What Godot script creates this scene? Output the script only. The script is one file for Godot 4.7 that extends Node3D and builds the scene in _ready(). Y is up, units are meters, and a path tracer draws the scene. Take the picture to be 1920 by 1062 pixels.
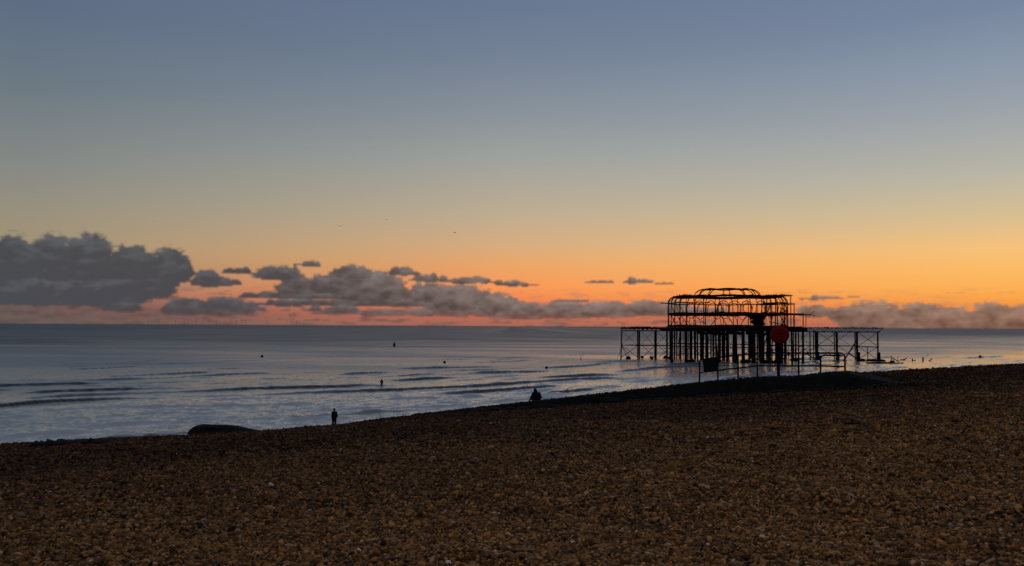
extends Node3D
# Dusk on a shingle beach: a concrete groyne with a railing, the sea, and the skeleton of a burnt-out pier before a sunset sky.

var used := {}
var wave_face := 0.0
var crest_foam := 0.0
var beach: MeshInstance3D
var rng := RandomNumberGenerator.new()
var n_big := FastNoiseLite.new()
var n_foot := FastNoiseLite.new()
var n_a := FastNoiseLite.new()
var n_b := FastNoiseLite.new()
var n_chop := FastNoiseLite.new()
var n_cloud := FastNoiseLite.new()
var n_soft := FastNoiseLite.new()
const ALONG := Vector2(0.766044, -0.642788)   # along the shore (x, z)
const SEAWARD := Vector2(-0.642788, -0.766044)  # towards the sea (x, z)
const EYE := 11.0
const SUN_AZ := 34.0
# depth below the eye of the shingle against the distance seaward: left of the groyne, right of it, and the groyne's top
var near_side := [Vector2(-200, 1.4), Vector2(-20, 1.62), Vector2(0, 1.7), Vector2(6, 1.86), Vector2(12, 2.1), Vector2(19, 2.52), Vector2(26, 3.3), Vector2(38, 4.68), Vector2(45, 5.4), Vector2(50, 6.0), Vector2(54, 6.62), Vector2(60, 7.65), Vector2(70, 9.4), Vector2(86, 11.15), Vector2(112, 12.8), Vector2(160, 14)]
var far_side := [Vector2(-200, 1.4), Vector2(-20, 1.62), Vector2(0, 1.7), Vector2(12, 1.75), Vector2(17, 1.84), Vector2(21, 2.1), Vector2(24, 2.4), Vector2(28, 2.98), Vector2(38, 4.7), Vector2(45, 5.7), Vector2(54, 7.1), Vector2(70, 9.6), Vector2(86, 11.15), Vector2(112, 12.8), Vector2(160, 14)]
var groyne_top := [Vector2(12, 2.6), Vector2(15, 2.3), Vector2(17.4, 2.0), Vector2(18.9, 1.78), Vector2(21, 2.04), Vector2(23.1, 2.19), Vector2(26.2, 2.58), Vector2(32, 3.4), Vector2(37.7, 4.2), Vector2(45.1, 5.25), Vector2(52, 6.35), Vector2(62, 8.0), Vector2(76, 10.2)]
var M := {}

# ---------------------------------------------------------------- naming and parents
func numbered(called: String) -> String:
	var k: int = used.get(called, 0)
	used[called] = k + 1
	return called if k == 0 else "%s_%03d" % [called, k]

func tag(o: Node, label: String, category: String, group := "") -> void:
	o.set_meta("label", label)
	o.set_meta("category", category)
	if group != "":
		o.set_meta("group", group)

func thing(called: String, label: String, category: String, at := Vector3.ZERO, turn := 0.0, group := "") -> Node3D:
	var o := Node3D.new()
	o.name = numbered(called)
	add_child(o, true)
	o.position = at
	o.rotation.y = turn
	tag(o, label, category, group)
	return o

func part(called: String, mesh: Mesh, m: Material, parent: Node = self, label := "") -> MeshInstance3D:
	var o := MeshInstance3D.new()
	o.mesh = mesh
	o.material_override = m
	if parent == self:
		o.name = numbered(called)
	else:
		var key := "%d/%s" % [parent.get_instance_id(), called]
		var k: int = used.get(key, 0)
		used[key] = k + 1
		o.name = called if k == 0 else "%s_%03d" % [called, k]
	parent.add_child(o, true)
	if label != "":
		o.set_meta("label", label)
	return o

# ---------------------------------------------------------------- shapes
func begin() -> SurfaceTool:
	var st := SurfaceTool.new()
	st.begin(Mesh.PRIMITIVE_TRIANGLES)
	return st

func quad(st: SurfaceTool, a: Vector3, b: Vector3, c: Vector3, d: Vector3) -> void:
	var n := (c - a).cross(b - a).normalized()
	for v in [a, b, c, a, c, d]:
		st.set_normal(n)
		st.add_vertex(v)

func beam(st: SurfaceTool, a: Vector3, b: Vector3, w: float, h := -1.0, w2 := -1.0) -> void:
	# a bar of rectangular section, w across and h deep (w2: width at b)
	var k := h if h > 0.0 else w
	var d := (b - a).normalized()
	var side := d.cross(Vector3.UP)
	if side.length() < 0.05:
		side = Vector3(1, 0, 0)
	side = side.normalized()
	var up := side.cross(d).normalized()
	var f := (w2 / w) if w2 > 0.0 else 1.0
	var p: Array[Vector3] = []
	for e in [[a, 1.0], [b, f]]:
		var c: Vector3 = e[0]
		var s: float = e[1]
		for q in [Vector2(-1, -1), Vector2(1, -1), Vector2(1, 1), Vector2(-1, 1)]:
			p.append(c + side * (q.x * w * 0.5 * s) + up * (q.y * k * 0.5 * s))
	for i in 4:
		var j := (i + 1) % 4
		quad(st, p[i], p[j], p[4 + j], p[4 + i])
	quad(st, p[3], p[2], p[1], p[0])
	quad(st, p[4], p[5], p[6], p[7])

func rod(st: SurfaceTool, pts: Array, r: float, sides := 6, r2 := -1.0) -> void:
	# a round bar through points
	var rings: Array = []
	for i in pts.size():
		var p: Vector3 = pts[i]
		var d: Vector3 = (pts[mini(i + 1, pts.size() - 1)] - pts[maxi(i - 1, 0)]).normalized()
		var side := d.cross(Vector3.UP)
		if side.length() < 0.1:
			side = d.cross(Vector3(1, 0, 0))
		side = side.normalized()
		var up := side.cross(d).normalized()
		var rad := r if r2 < 0.0 else lerpf(r, r2, float(i) / (pts.size() - 1))
		var ring: Array = []
		for k in sides:
			var t := TAU * k / sides
			var n := side * cos(t) + up * sin(t)
			ring.append([p + n * rad, n])
		rings.append(ring)
	for i in pts.size() - 1:
		for k in sides:
			var j := (k + 1) % sides
			for v in [rings[i][k], rings[i + 1][k], rings[i + 1][j], rings[i][k], rings[i + 1][j], rings[i][j]]:
				st.set_normal(v[1])
				st.add_vertex(v[0])
	for e in [0, pts.size() - 1]:
		var dn: Vector3 = (pts[0] - pts[1]).normalized() if e == 0 else (pts[-1] - pts[-2]).normalized()
		for k in range(1, sides - 1):
			var tri := [rings[e][0], rings[e][k], rings[e][k + 1]]
			if e != 0:
				tri.reverse()
			for v in tri:
				st.set_normal(dn)
				st.add_vertex(v[0])

func lathe(st: SurfaceTool, prof: Array, sides: int, base := Transform3D()) -> void:
	# prof: Vector2(radius, height) from bottom to top
	for i in prof.size() - 1:
		var a: Vector2 = prof[i]
		var b: Vector2 = prof[i + 1]
		var sl := Vector2(b.y - a.y, a.x - b.x).normalized()
		for k in sides:
			var t0 := TAU * k / sides
			var t1 := TAU * (k + 1) / sides
			var d0 := Vector3(cos(t0), 0, sin(t0))
			var d1 := Vector3(cos(t1), 0, sin(t1))
			for v in [[d0, a], [d0, b], [d1, b], [d0, a], [d1, b], [d1, a]]:
				var dd: Vector3 = v[0]
				var pr: Vector2 = v[1]
				st.set_normal(base.basis * (dd * sl.x + Vector3(0, sl.y, 0)))
				st.add_vertex(base * (dd * pr.x + Vector3(0, pr.y, 0)))

func one_beam(a: Vector3, b: Vector3, w: float, h := -1.0, w2 := -1.0) -> ArrayMesh:
	var st := begin()
	beam(st, a, b, w, h, w2)
	return st.commit()

func one_rod(pts: Array, r: float, sides := 6, r2 := -1.0) -> ArrayMesh:
	var st := begin()
	rod(st, pts, r, sides, r2)
	return st.commit()

func lump(size: Vector3, seed_: int, rough := 0.18, rings := 6, sides := 9) -> ArrayMesh:
	# a closed rounded lump, uneven
	var nz := FastNoiseLite.new()
	nz.seed = seed_
	nz.frequency = 0.9
	var st := begin()
	st.set_smooth_group(0)
	var pos := func(i: int, k: int) -> Vector3:
		var th := PI * i / rings
		var ph := TAU * (k % sides) / sides
		var d := Vector3(sin(th) * cos(ph), cos(th), sin(th) * sin(ph))
		if i == 0 or i == rings:
			d = Vector3(0, 1 if i == 0 else -1, 0)
		return d * size * (1.0 + rough * 2.0 * nz.get_noise_3dv(d))
	for i in rings:
		for k in sides:
			var a: Vector3 = pos.call(i, k)
			var b: Vector3 = pos.call(i, k + 1)
			var c: Vector3 = pos.call(i + 1, k + 1)
			var d: Vector3 = pos.call(i + 1, k)
			if i > 0:
				st.add_vertex(a)
				st.add_vertex(b)
				st.add_vertex(c)
			if i < rings - 1:
				st.add_vertex(a)
				st.add_vertex(c)
				st.add_vertex(d)
	st.index()
	st.generate_normals()
	return st.commit()

# ---------------------------------------------------------------- ground and sea heights
func table(tab: Array, q: float) -> float:
	var n := tab.size()
	if q <= tab[0].x:
		return tab[0].y
	if q >= tab[n - 1].x:
		return tab[n - 1].y
	var i := 0
	while tab[i + 1].x < q:
		i += 1
	var a: Vector2 = tab[i]
	var b: Vector2 = tab[i + 1]
	var w := b.x - a.x
	var ma: float = (b.y - a.y) / w
	var mb := ma
	if i > 0:
		ma = (b.y - tab[i - 1].y) / (b.x - tab[i - 1].x)
	if i < n - 2:
		mb = (tab[i + 2].y - a.y) / (tab[i + 2].x - a.x)
	var t := (q - a.x) / w
	var t2 := t * t
	var t3 := t2 * t
	return (2 * t3 - 3 * t2 + 1) * a.y + (t3 - 2 * t2 + t) * w * ma + (3 * t2 - 2 * t3) * b.y + (t3 - t2) * w * mb

func shingle_height(p: float, q: float) -> float:
	var width := lerpf(11.0, 0.5, smoothstep(11.0, 19.0, q))
	var w := smoothstep(33.6 - width, 33.6 + width, p)
	var d := 0.0
	if w < 1.0:
		d += (1.0 - w) * table(near_side, q)
	if w > 0.0:
		d += w * table(far_side, q)
	d += 0.34 * smoothstep(9.0, 20.0, p) * smoothstep(33.0, 27.0, p) * smoothstep(22.0, 46.0, q)
	var calm := 1.0 - 0.6 * smoothstep(40.0, 70.0, q)
	d -= calm * (0.09 * n_big.get_noise_2d(p, q) + 0.05 * n_foot.get_noise_2d(p, q))
	return EYE - d

func pq(x: float, z: float) -> Vector2:
	return Vector2(ALONG.x * x + ALONG.y * z, SEAWARD.x * x + SEAWARD.y * z)

func shingle_at(x: float, z: float) -> float:
	var k := pq(x, z)
	return shingle_height(k.x, k.y)

func on_shingle(x: float, z: float, up := 0.0) -> Vector3:
	return Vector3(x, shingle_at(x, z) + up, z)

func wave_height(p: float, q: float, r: float) -> float:
	var warp := 9.0 * n_a.get_noise_2d(p * 0.55, q * 0.3)
	var h := 0.0
	var long := 11.5
	var ph := (q + warp) / long
	var nth := floorf(ph)
	var f := ph - nth
	var env := smoothstep(0.0, 0.38, n_b.get_noise_2d(p, nth * 67.0))
	var near := smoothstep(420.0, 130.0, q)
	var amp := lerpf(0.05, 0.46, near * near) * smoothstep(78.0, 100.0, q)
	var shape := smoothstep(0.43, 0.5, f) if f < 0.5 else 1.0 - smoothstep(0.5, 1.15, f)
	h += amp * env * shape
	wave_face = env * near * smoothstep(0.40, 0.44, f) * smoothstep(0.51, 0.48, f)
	crest_foam = smoothstep(0.8, 1.0, env) * near * smoothstep(0.47, 0.50, f) * smoothstep(0.62, 0.53, f) * smoothstep(0.0, 0.25, n_chop.get_noise_2d(p * 0.5 + 10.0, q * 0.4)) * smoothstep(175.0, 140.0, q)
	# a second, shorter train crossing it
	var ph2 := (q * 0.96 + p * 0.16 + warp * 1.4) / 5.3
	var n2 := floorf(ph2)
	var f2 := ph2 - n2
	var env2 := smoothstep(0.0, 0.45, n_b.get_noise_2d(p * 3.2 + 300.0, n2 * 41.0))
	h += lerpf(0.36, 0.75, smoothstep(135.0, 108.0, q)) * amp * env2 * (smoothstep(0.25, 0.5, f2) if f2 < 0.5 else 1.0 - smoothstep(0.5, 1.0, f2))
	var ch := lerpf(0.055, 0.10, smoothstep(140.0, 100.0, q))
	var rip := 1.0 - absf(n_chop.get_noise_2d(p * 0.4, q * 0.8)) * 1.6
	h += ch * (1.5 * rip * rip * absf(rip) - 0.5) * smoothstep(900.0, 300.0, r)
	var fine := 1.0 - absf(n_chop.get_noise_2d(p * 0.7 + 90.0, q * 1.7)) * 1.7
	h += lerpf(0.03, 0.075, smoothstep(150.0, 105.0, q)) * fine * fine * absf(fine) * smoothstep(420.0, 160.0, r)
	return h

# ---------------------------------------------------------------- sky
func lin(r: float, g: float, b: float) -> Color:
	return Color(r / 255.0, g / 255.0, b / 255.0).srgb_to_linear()

func along_table(tab: Array, el: float) -> Color:
	if el <= tab[0][0]:
		return tab[0][1]
	for i in tab.size() - 1:
		if el < tab[i + 1][0]:
			var t: float = (el - tab[i][0]) / (tab[i + 1][0] - tab[i][0])
			return tab[i][1].lerp(tab[i + 1][1], t)
	return tab[-1][1]

func make_sky() -> Image:
	var right := [[0.0, lin(184, 108, 84)], [0.6, lin(220, 122, 70)], [1.2, lin(244, 146, 64)], [1.8, lin(251, 165, 72)], [2.35, lin(252, 177, 86)], [3.4, lin(251, 187, 102)], [4.6, lin(246, 193, 123)], [6.5, lin(214, 190, 147)], [8.9, lin(184, 181, 167)], [12.5, lin(155, 162, 170)], [15.2, lin(136, 150, 168)], [18.0, lin(118, 134, 159)], [26.0, lin(102, 120, 148)], [40.0, lin(96, 113, 141)], [60.0, lin(93, 108, 134)], [90.0, lin(94, 106, 130)]]
	var mid := [[0.0, lin(170, 105, 88)], [0.3, lin(178, 106, 86)], [0.9, lin(206, 108, 80)], [1.6, lin(240, 132, 82)], [2.5, lin(250, 152, 86)], [4.0, lin(234, 166, 104)], [5.2, lin(216, 172, 127)], [7.25, lin(190, 173, 146)], [10.7, lin(160, 162, 158)], [14.0, lin(135, 145, 154)], [17.0, lin(118, 131, 150)], [20.2, lin(105, 121, 146)], [28.0, lin(98, 114, 140)], [40.0, lin(94, 110, 138)], [60.0, lin(93, 108, 134)], [90.0, lin(94, 106, 130)]]
	var left := [[0.0, lin(114, 98, 92)], [0.8, lin(122, 98, 90)], [1.5, lin(140, 110, 98)], [2.6, lin(154, 128, 108)], [4.5, lin(161, 146, 116)], [6.25, lin(152, 144, 125)], [9.2, lin(132, 136, 133)], [13.6, lin(107, 121, 131)], [17.8, lin(94, 109, 132)], [28.0, lin(90, 106, 132)], [40.0, lin(92, 107, 134)], [60.0, lin(93, 108, 134)], [90.0, lin(94, 106, 130)]]
	var anti := [[0.0, lin(66, 66, 76)], [3.0, lin(74, 72, 80)], [8.0, lin(84, 78, 84)], [14.0, lin(88, 83, 92)], [22.0, lin(92, 91, 103)], [35.0, lin(95, 99, 117)], [60.0, lin(93, 108, 134)], [90.0, lin(94, 106, 130)]]
	var w0 := 256
	var h := 2048
	var base := Image.create_empty(w0, h, false, Image.FORMAT_RGBF)
	var dist: Array[float] = []
	for i in w0:
		var az := (i + 0.5) / w0 * 360.0 - 180.0
		dist.append(absf(wrapf(az - SUN_AZ, -180.0, 180.0)))
	for j in h:
		var el := 90.0 - (j + 0.5) / h * 180.0
		if el < -1.0:
			base.fill_rect(Rect2i(0, j, w0, h - j), Color(0.03, 0.032, 0.04))
			break
		var c0 := along_table(right, el)
		var c1 := along_table(mid, el)
		var c2 := along_table(left, el)
		var c3 := along_table(anti, el)
		for i in w0:
			var d := dist[i]
			var c: Color
			if d < 5.0:
				c = c0
			elif d < 34.0:
				c = c0.lerp(c1, (d - 5.0) / 29.0)
			elif d < 63.0:
				c = c1.lerp(c2, (d - 34.0) / 29.0)
			else:
				c = c2.lerp(c3, smoothstep(63.0, 104.0, d))
			base.set_pixel(i, j, c)
	base.resize(4096, h, Image.INTERPOLATE_BILINEAR)
	# clouds: flat-based heaps and streaks near the horizon; [azimuth, height of the base, half width, thickness] in degrees
	var heaps: Array = [[-13.0, 1.75, 4.6, 0.42], [-7.5, 1.35, 5.0, 0.55], [-1.0, 0.95, 5.0, 0.6], [5.5, 0.78, 5.0, 0.42], [11.0, 0.95, 3.0, 0.4], 
		[-29.5,2.92,1.59,2.22], [-27.4,2.93,1.52,2.26], [-25.6,2.99,1.71,2.36], [-23.3,2.96,1.77,1.83], [-21.2,2.92,1.36,1.86], [-20.3,3.04,0.61,1.16],
		[-28.4,1.44,3.86,1.51], [-25.1,1.44,2.89,1.56], [-22.8,1.86,2.08,1.33], [-21.5,2.37,1.05,0.71], [-18.9,2.52,1.09,0.91], [-18.0,2.50,1.00,0.52],
		[-17.1,3.21,0.95,0.40], [-14.8,3.00,1.62,0.73], [-13.9,3.18,0.59,0.60], [-13.0,3.77,0.72,0.37], [-13.5,2.02,1.64,1.11], [-12.2,2.20,1.32,1.01],
		[-10.2,3.08,1.51,0.81], [-10.6,2.22,2.01,1.42], [-8.9,1.84,2.54,1.70], [-7.4,1.75,1.02,1.02], [-6.9,3.33,1.02,0.62], [-5.3,2.93,1.20,0.48],
		[-3.1,2.81,1.55,0.48], [0.0,2.66,1.21,0.38], [-5.5,1.70,1.54,1.17], [-3.4,1.09,2.75,1.72], [-1.4,0.93,2.41,1.31], [0.7,0.70,2.41,0.96],
		[3.5,0.72,2.39,0.89], [6.2,0.80,2.71,0.89], [8.6,0.94,2.01,0.82], [10.4,0.94,1.33,0.81], [4.0,1.61,1.03,0.21], [5.8,2.85,0.68,0.17],
		[7.7,2.85,0.41,0.44], [8.7,2.88,0.74,0.20], [9.9,2.78,0.67,0.10], [-14.5,1.27,1.14,0.53], [-12.5,1.29,1.49,0.40], [-18.0,0.80,1.89,0.92],
		[-20.1,0.78,1.53,0.84], [-16.4,0.98,0.96,0.59], [-23.7,0.90,1.17,0.69], [-10.9,0.87,2.01,0.54], [-8.2,0.72,2.72,0.48], [19.4,1.77,0.85,0.26],
		[18.8,1.74,0.92,0.13], [21.1,1.85,0.36,0.10], [18.9,0.82,1.38,0.65], [22.2,0.19,2.32,1.53], [24.8,0.20,1.68,1.50], [20.9,0.63,1.49,0.77],
		[26.5,0.21,1.63,1.17], [28.4,0.21,1.57,1.36], [30.2,0.22,1.52,1.25], [32.0,0.23,1.70,1.40], [33.9,0.23,1.40,1.14], [24.0,-0.18,3.63,0.82]]
	rng.seed = 11
	for k in range(5, heaps.size()):   # small heaps break into tufts and trail off into thin bars
		var b: Array = heaps[k].duplicate()
		if b[3] > 0.62 or b[0] > 18.0 and b[1] < 0.6:
			continue
		heaps[k][2] *= 0.6
		heaps[k][3] *= 0.8
		for n in 4:
			heaps.append([b[0] + b[2] * rng.randf_range(-0.9, 0.9), b[1] + b[3] * rng.randf_range(-0.1, 0.25), b[2] * rng.randf_range(0.2, 0.42), b[3] * rng.randf_range(0.35, 0.95)])
		heaps.append([b[0] + b[2] * rng.randf_range(-0.5, 0.5), b[1], b[2] * rng.randf_range(1.0, 1.5), b[3] * 0.3])
	for k in 90:   # the bank goes on round the horizon outside the picture
		var a := rng.randf_range(40.0, 322.0)
		heaps.append([a, rng.randf_range(0.2, 2.4), rng.randf_range(1.0, 3.6), rng.randf_range(0.3, 1.5)])
	var rows := 130
	var j0 := 1024 - rows
	var field := PackedFloat32Array()
	field.resize(4096 * rows)
	field.fill(-9.0)
	var tall := PackedFloat32Array()   # how high in its heap each place lies
	tall.resize(4096 * rows)
	var deg := 360.0 / 4096.0
	for b in heaps:
		var bx: float = b[0]
		var by: float = b[1]
		var hw: float = b[2]
		var ht: float = b[3]
		var i0 := int(floor((bx - hw * 1.6 + 180.0) / deg))
		var i1 := int(ceil((bx + hw * 1.6 + 180.0) / deg))
		var e1 := by + ht * 1.7
		var e0 := by - ht * 0.7
		for j in range(maxi(0, int((90.0 - e1) / deg) - j0), mini(rows, int((90.0 - e0) / deg) - j0 + 1)):
			var el := 90.0 - (j + j0 + 0.5) * deg
			var y := (el - by) / ht if el > by else (by - el) / (ht * 0.28)
			for i in range(i0, i1):
				var x := ((i + 0.5) * deg - 180.0 - bx) / hw
				var f := 1.0 - sqrt(x * x + y * y)
				var at := j * 4096 + posmod(i, 4096)
				if f > field[at]:
					field[at] = f
					tall[at] = y if el > by else -0.25 * y
	for j in rows:
		var el := 90.0 - (j + j0 + 0.5) * deg
		var haze := smoothstep(1.3, 0.0, el)
		for i in 4096:
			var az := (i + 0.5) * deg - 180.0
			var d := absf(wrapf(az - SUN_AZ, -180.0, 180.0))
			var f := field[j * 4096 + i]
			var puff := 0.55 - 1.5 * absf(n_cloud.get_noise_2d(az * 1.0, el * 1.7)) + lerpf(0.5, 0.16, smoothstep(30.0, 58.0, d)) * n_soft.get_noise_2d(az * 5.0, el * 8.0)
			var streak := 0.0
			if el < 2.7:
				# low, thin bars of cloud
				streak = smoothstep(0.08, 0.3, n_soft.get_noise_2d(az * 0.9 + 500.0, el * 6.0)) * smoothstep(2.7, 1.3, el) * 0.75
			# the murk under the big bank on the left
			streak = maxf(streak, 0.6 * smoothstep(46.0, 56.0, d) * smoothstep(1.9, 0.7, el) * (0.75 + 0.5 * n_soft.get_noise_2d(az * 0.8, el * 5.0)))
			var a := 0.0
			var g := -1.0
			if f > -2.0:
				g = f + 0.26 * puff - 0.04
				a = smoothstep(-0.02, 0.12, g)
			a = maxf(a, streak)
			if a <= 0.0:
				continue
			var c: Color
			if d < 34.0:
				c = lin(133, 107, 92).lerp(lin(107, 97, 93), clampf((d - 4.0) / 30.0, 0, 1))
			else:
				c = lin(107, 97, 93).lerp(lin(71, 73, 78), smoothstep(34.0, 56.0, d))
			c = c.lerp(lin(70, 72, 84), smoothstep(70.0, 130.0, d))
			var lump_ := n_soft.get_noise_2d(az * 1.1, el * 2.4)
			var k := 0.76 + 0.6 * lump_ + 0.7 * clampf(tall[j * 4096 + i], 0.0, 1.0) + 0.3 * (puff - 0.2)
			c = Color(c.r * k, c.g * k, c.b * (k * 0.96 + 0.04))
			var here := base.get_pixel(i, j + j0)
			c = c.lerp(here, haze * lerpf(0.1, 0.34, smoothstep(20.0, 40.0, d)))
			var rim := smoothstep(0.16, 0.03, g) * smoothstep(60.0, 10.0, d) * (1.0 if g > -0.5 else 0.0)
			c = c.lerp(here * 1.12, rim * 0.5)
			base.set_pixel(i, j + j0, here.lerp(c, a * 0.97))
	# the panorama's first column looks along -z
	var turned := Image.create_empty(4096, h, false, Image.FORMAT_RGBF)
	turned.blit_rect(base, Rect2i(2048, 0, 2048, h), Vector2i(0, 0))
	turned.blit_rect(base, Rect2i(0, 0, 2048, h), Vector2i(2048, 0))
	return turned

# ---------------------------------------------------------------- people: a smooth field round a skeleton, meshed as surface nets
func flesh(bones: Array, cell: float, k: float, st: SurfaceTool) -> void:
	var lo := Vector3(1e9, 1e9, 1e9)
	var hi := -lo
	for b in bones:
		var r: float = maxf(b[2], b[3]) + cell * 4.0
		for e in [b[0], b[1]]:
			lo = lo.min(e - Vector3.ONE * r)
			hi = hi.max(e + Vector3.ONE * r)
	var nx := int((hi.x - lo.x) / cell) + 2
	var ny := int((hi.y - lo.y) / cell) + 2
	var nz := int((hi.z - lo.z) / cell) + 2
	var val := PackedFloat32Array()
	val.resize(nx * ny * nz)
	val.fill(1.0)
	for b in bones:
		var a: Vector3 = b[0]
		var e: Vector3 = b[1]
		var ra: float = b[2]
		var rb: float = b[3]
		var m := maxf(ra, rb) + cell * 3.0
		var l := ((a.min(e) - Vector3.ONE * m - lo) / cell).floor()
		var u := ((a.max(e) + Vector3.ONE * m - lo) / cell).ceil()
		var ab := e - a
		var inv := 1.0 / maxf(ab.length_squared(), 1e-9)
		for z in range(maxi(0, int(l.z)), mini(nz, int(u.z) + 1)):
			for y in range(maxi(0, int(l.y)), mini(ny, int(u.y) + 1)):
				for x in range(maxi(0, int(l.x)), mini(nx, int(u.x) + 1)):
					var p := lo + Vector3(x, y, z) * cell
					var t := clampf((p - a).dot(ab) * inv, 0.0, 1.0)
					var d := (p - a - ab * t).length() - lerpf(ra, rb, t)
					var at := (z * ny + y) * nx + x
					var o := val[at]
					var h := maxf(k - absf(o - d), 0.0) / k
					val[at] = minf(o, d) - h * h * k * 0.25
	var index := {}
	var verts: Array[Vector3] = []
	for z in nz - 1:
		for y in ny - 1:
			for x in nx - 1:
				var at := (z * ny + y) * nx + x
				var sum := Vector3.ZERO
				var n := 0
				var s0 := val[at] < 0.0
				var same := true
				var c: Array[float] = [val[at], val[at + 1], val[at + nx], val[at + nx + 1], val[at + nx * ny], val[at + nx * ny + 1], val[at + nx * ny + nx], val[at + nx * ny + nx + 1]]
				for v in c:
					if (v < 0.0) != s0:
						same = false
						break
				if same:
					continue
				for e in [[0, 1], [2, 3], [4, 5], [6, 7], [0, 2], [1, 3], [4, 6], [5, 7], [0, 4], [1, 5], [2, 6], [3, 7]]:
					var v0 := c[e[0]]
					var v1 := c[e[1]]
					if (v0 < 0.0) != (v1 < 0.0):
						var t := v0 / (v0 - v1)
						var p0 := Vector3(e[0] & 1, (e[0] >> 1) & 1, (e[0] >> 2) & 1)
						var p1 := Vector3(e[1] & 1, (e[1] >> 1) & 1, (e[1] >> 2) & 1)
						sum += p0.lerp(p1, t)
						n += 1
				index[at] = verts.size()
				verts.append(lo + (Vector3(x, y, z) + sum / n) * cell)
	var sx := 1
	var sy := nx
	var sz := nx * ny
	for z in range(1, nz - 1):
		for y in range(1, ny - 1):
			for x in range(1, nx - 1):
				var at := (z * ny + y) * nx + x
				var in0 := val[at] < 0.0
				for ax in [[sx, sy, sz], [sy, sz, sx], [sz, sx, sy]]:
					var s: int = ax[0]
					var u: int = ax[1]
					var w: int = ax[2]
					if (val[at + s] < 0.0) == in0:
						continue
					var q := [at, at - u, at - u - w, at - w]
					var ok := true
					for i in q:
						if not index.has(i):
							ok = false
					if not ok:
						continue
					if in0:
						q.reverse()
					for i in [0, 1, 2, 0, 2, 3]:
						st.add_vertex(verts[index[q[i]]])

func flesh_mesh(bones: Array, cell: float, k := 0.03, extra: Array = []) -> ArrayMesh:
	var st := begin()
	st.set_smooth_group(0)
	flesh(bones, cell, k, st)
	for e in extra:
		flesh(e[0], e[1], e[2], st)
	st.index()
	st.generate_normals()
	return st.commit()

func hand_bones(wrist: Vector3, along: Vector3, thumb_side: Vector3, palm: Vector3, curl: float) -> Array:
	# palm: the direction the palm faces
	var d := along.normalized()
	var s := (thumb_side - d * thumb_side.dot(d)).normalized()
	var f := palm.normalized()
	var out: Array = []
	var spread := [0.028, 0.010, -0.010, -0.027]
	var lens := [0.070, 0.078, 0.072, 0.056]
	for i in 4:
		var k := wrist + d * 0.088 + s * float(spread[i])
		out.append([wrist + s * float(spread[i]) * 0.6, k, 0.014, 0.012])
		var l: float = lens[i]
		var m := k + (d * cos(curl) + f * sin(curl)) * l * 0.5
		var t := m + (d * cos(curl * 2.0) + f * sin(curl * 2.0)) * l * 0.5
		out.append([k, m, 0.010, 0.009])
		out.append([m, t, 0.009, 0.0075])
	var b := wrist + d * 0.03 + s * 0.03
	var m2 := b + (d * 0.6 + s * 0.75 + f * 0.25).normalized() * 0.036
	out.append([wrist + d * 0.015 + s * 0.012, b, 0.014, 0.013])
	out.append([b, m2, 0.012, 0.010])
	out.append([m2, m2 + (d * 0.9 + s * 0.3 + f * 0.3).normalized() * 0.03, 0.010, 0.008])
	return out

func head_bones(c: Vector3, face: Vector3) -> Array:
	# c: centre of the head; face: where it looks
	var f := face.normalized()
	var s := f.cross(Vector3.UP).normalized()
	var u := s.cross(f)
	var out: Array = [
		[c + u * 0.03 - f * 0.02, c + u * 0.02 + f * 0.012, 0.088, 0.082],
		[c + f * 0.03 - u * 0.01, c + f * 0.045 - u * 0.075, 0.068, 0.034],
		[c + f * 0.088 + u * 0.02, c + f * 0.108 - u * 0.022, 0.009, 0.013],
		[c + f * 0.086 - u * 0.055 - s * 0.018, c + f * 0.086 - u * 0.055 + s * 0.018, 0.009, 0.009],
		[c + f * 0.083 + u * 0.028 - s * 0.04, c + f * 0.083 + u * 0.028 + s * 0.04, 0.012, 0.012]]
	for k in [-1.0, 1.0]:
		out.append([c + s * (k * 0.088) + u * 0.02 - f * 0.005, c + s * (k * 0.086) - u * 0.025, 0.012, 0.009])
	return out

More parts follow.
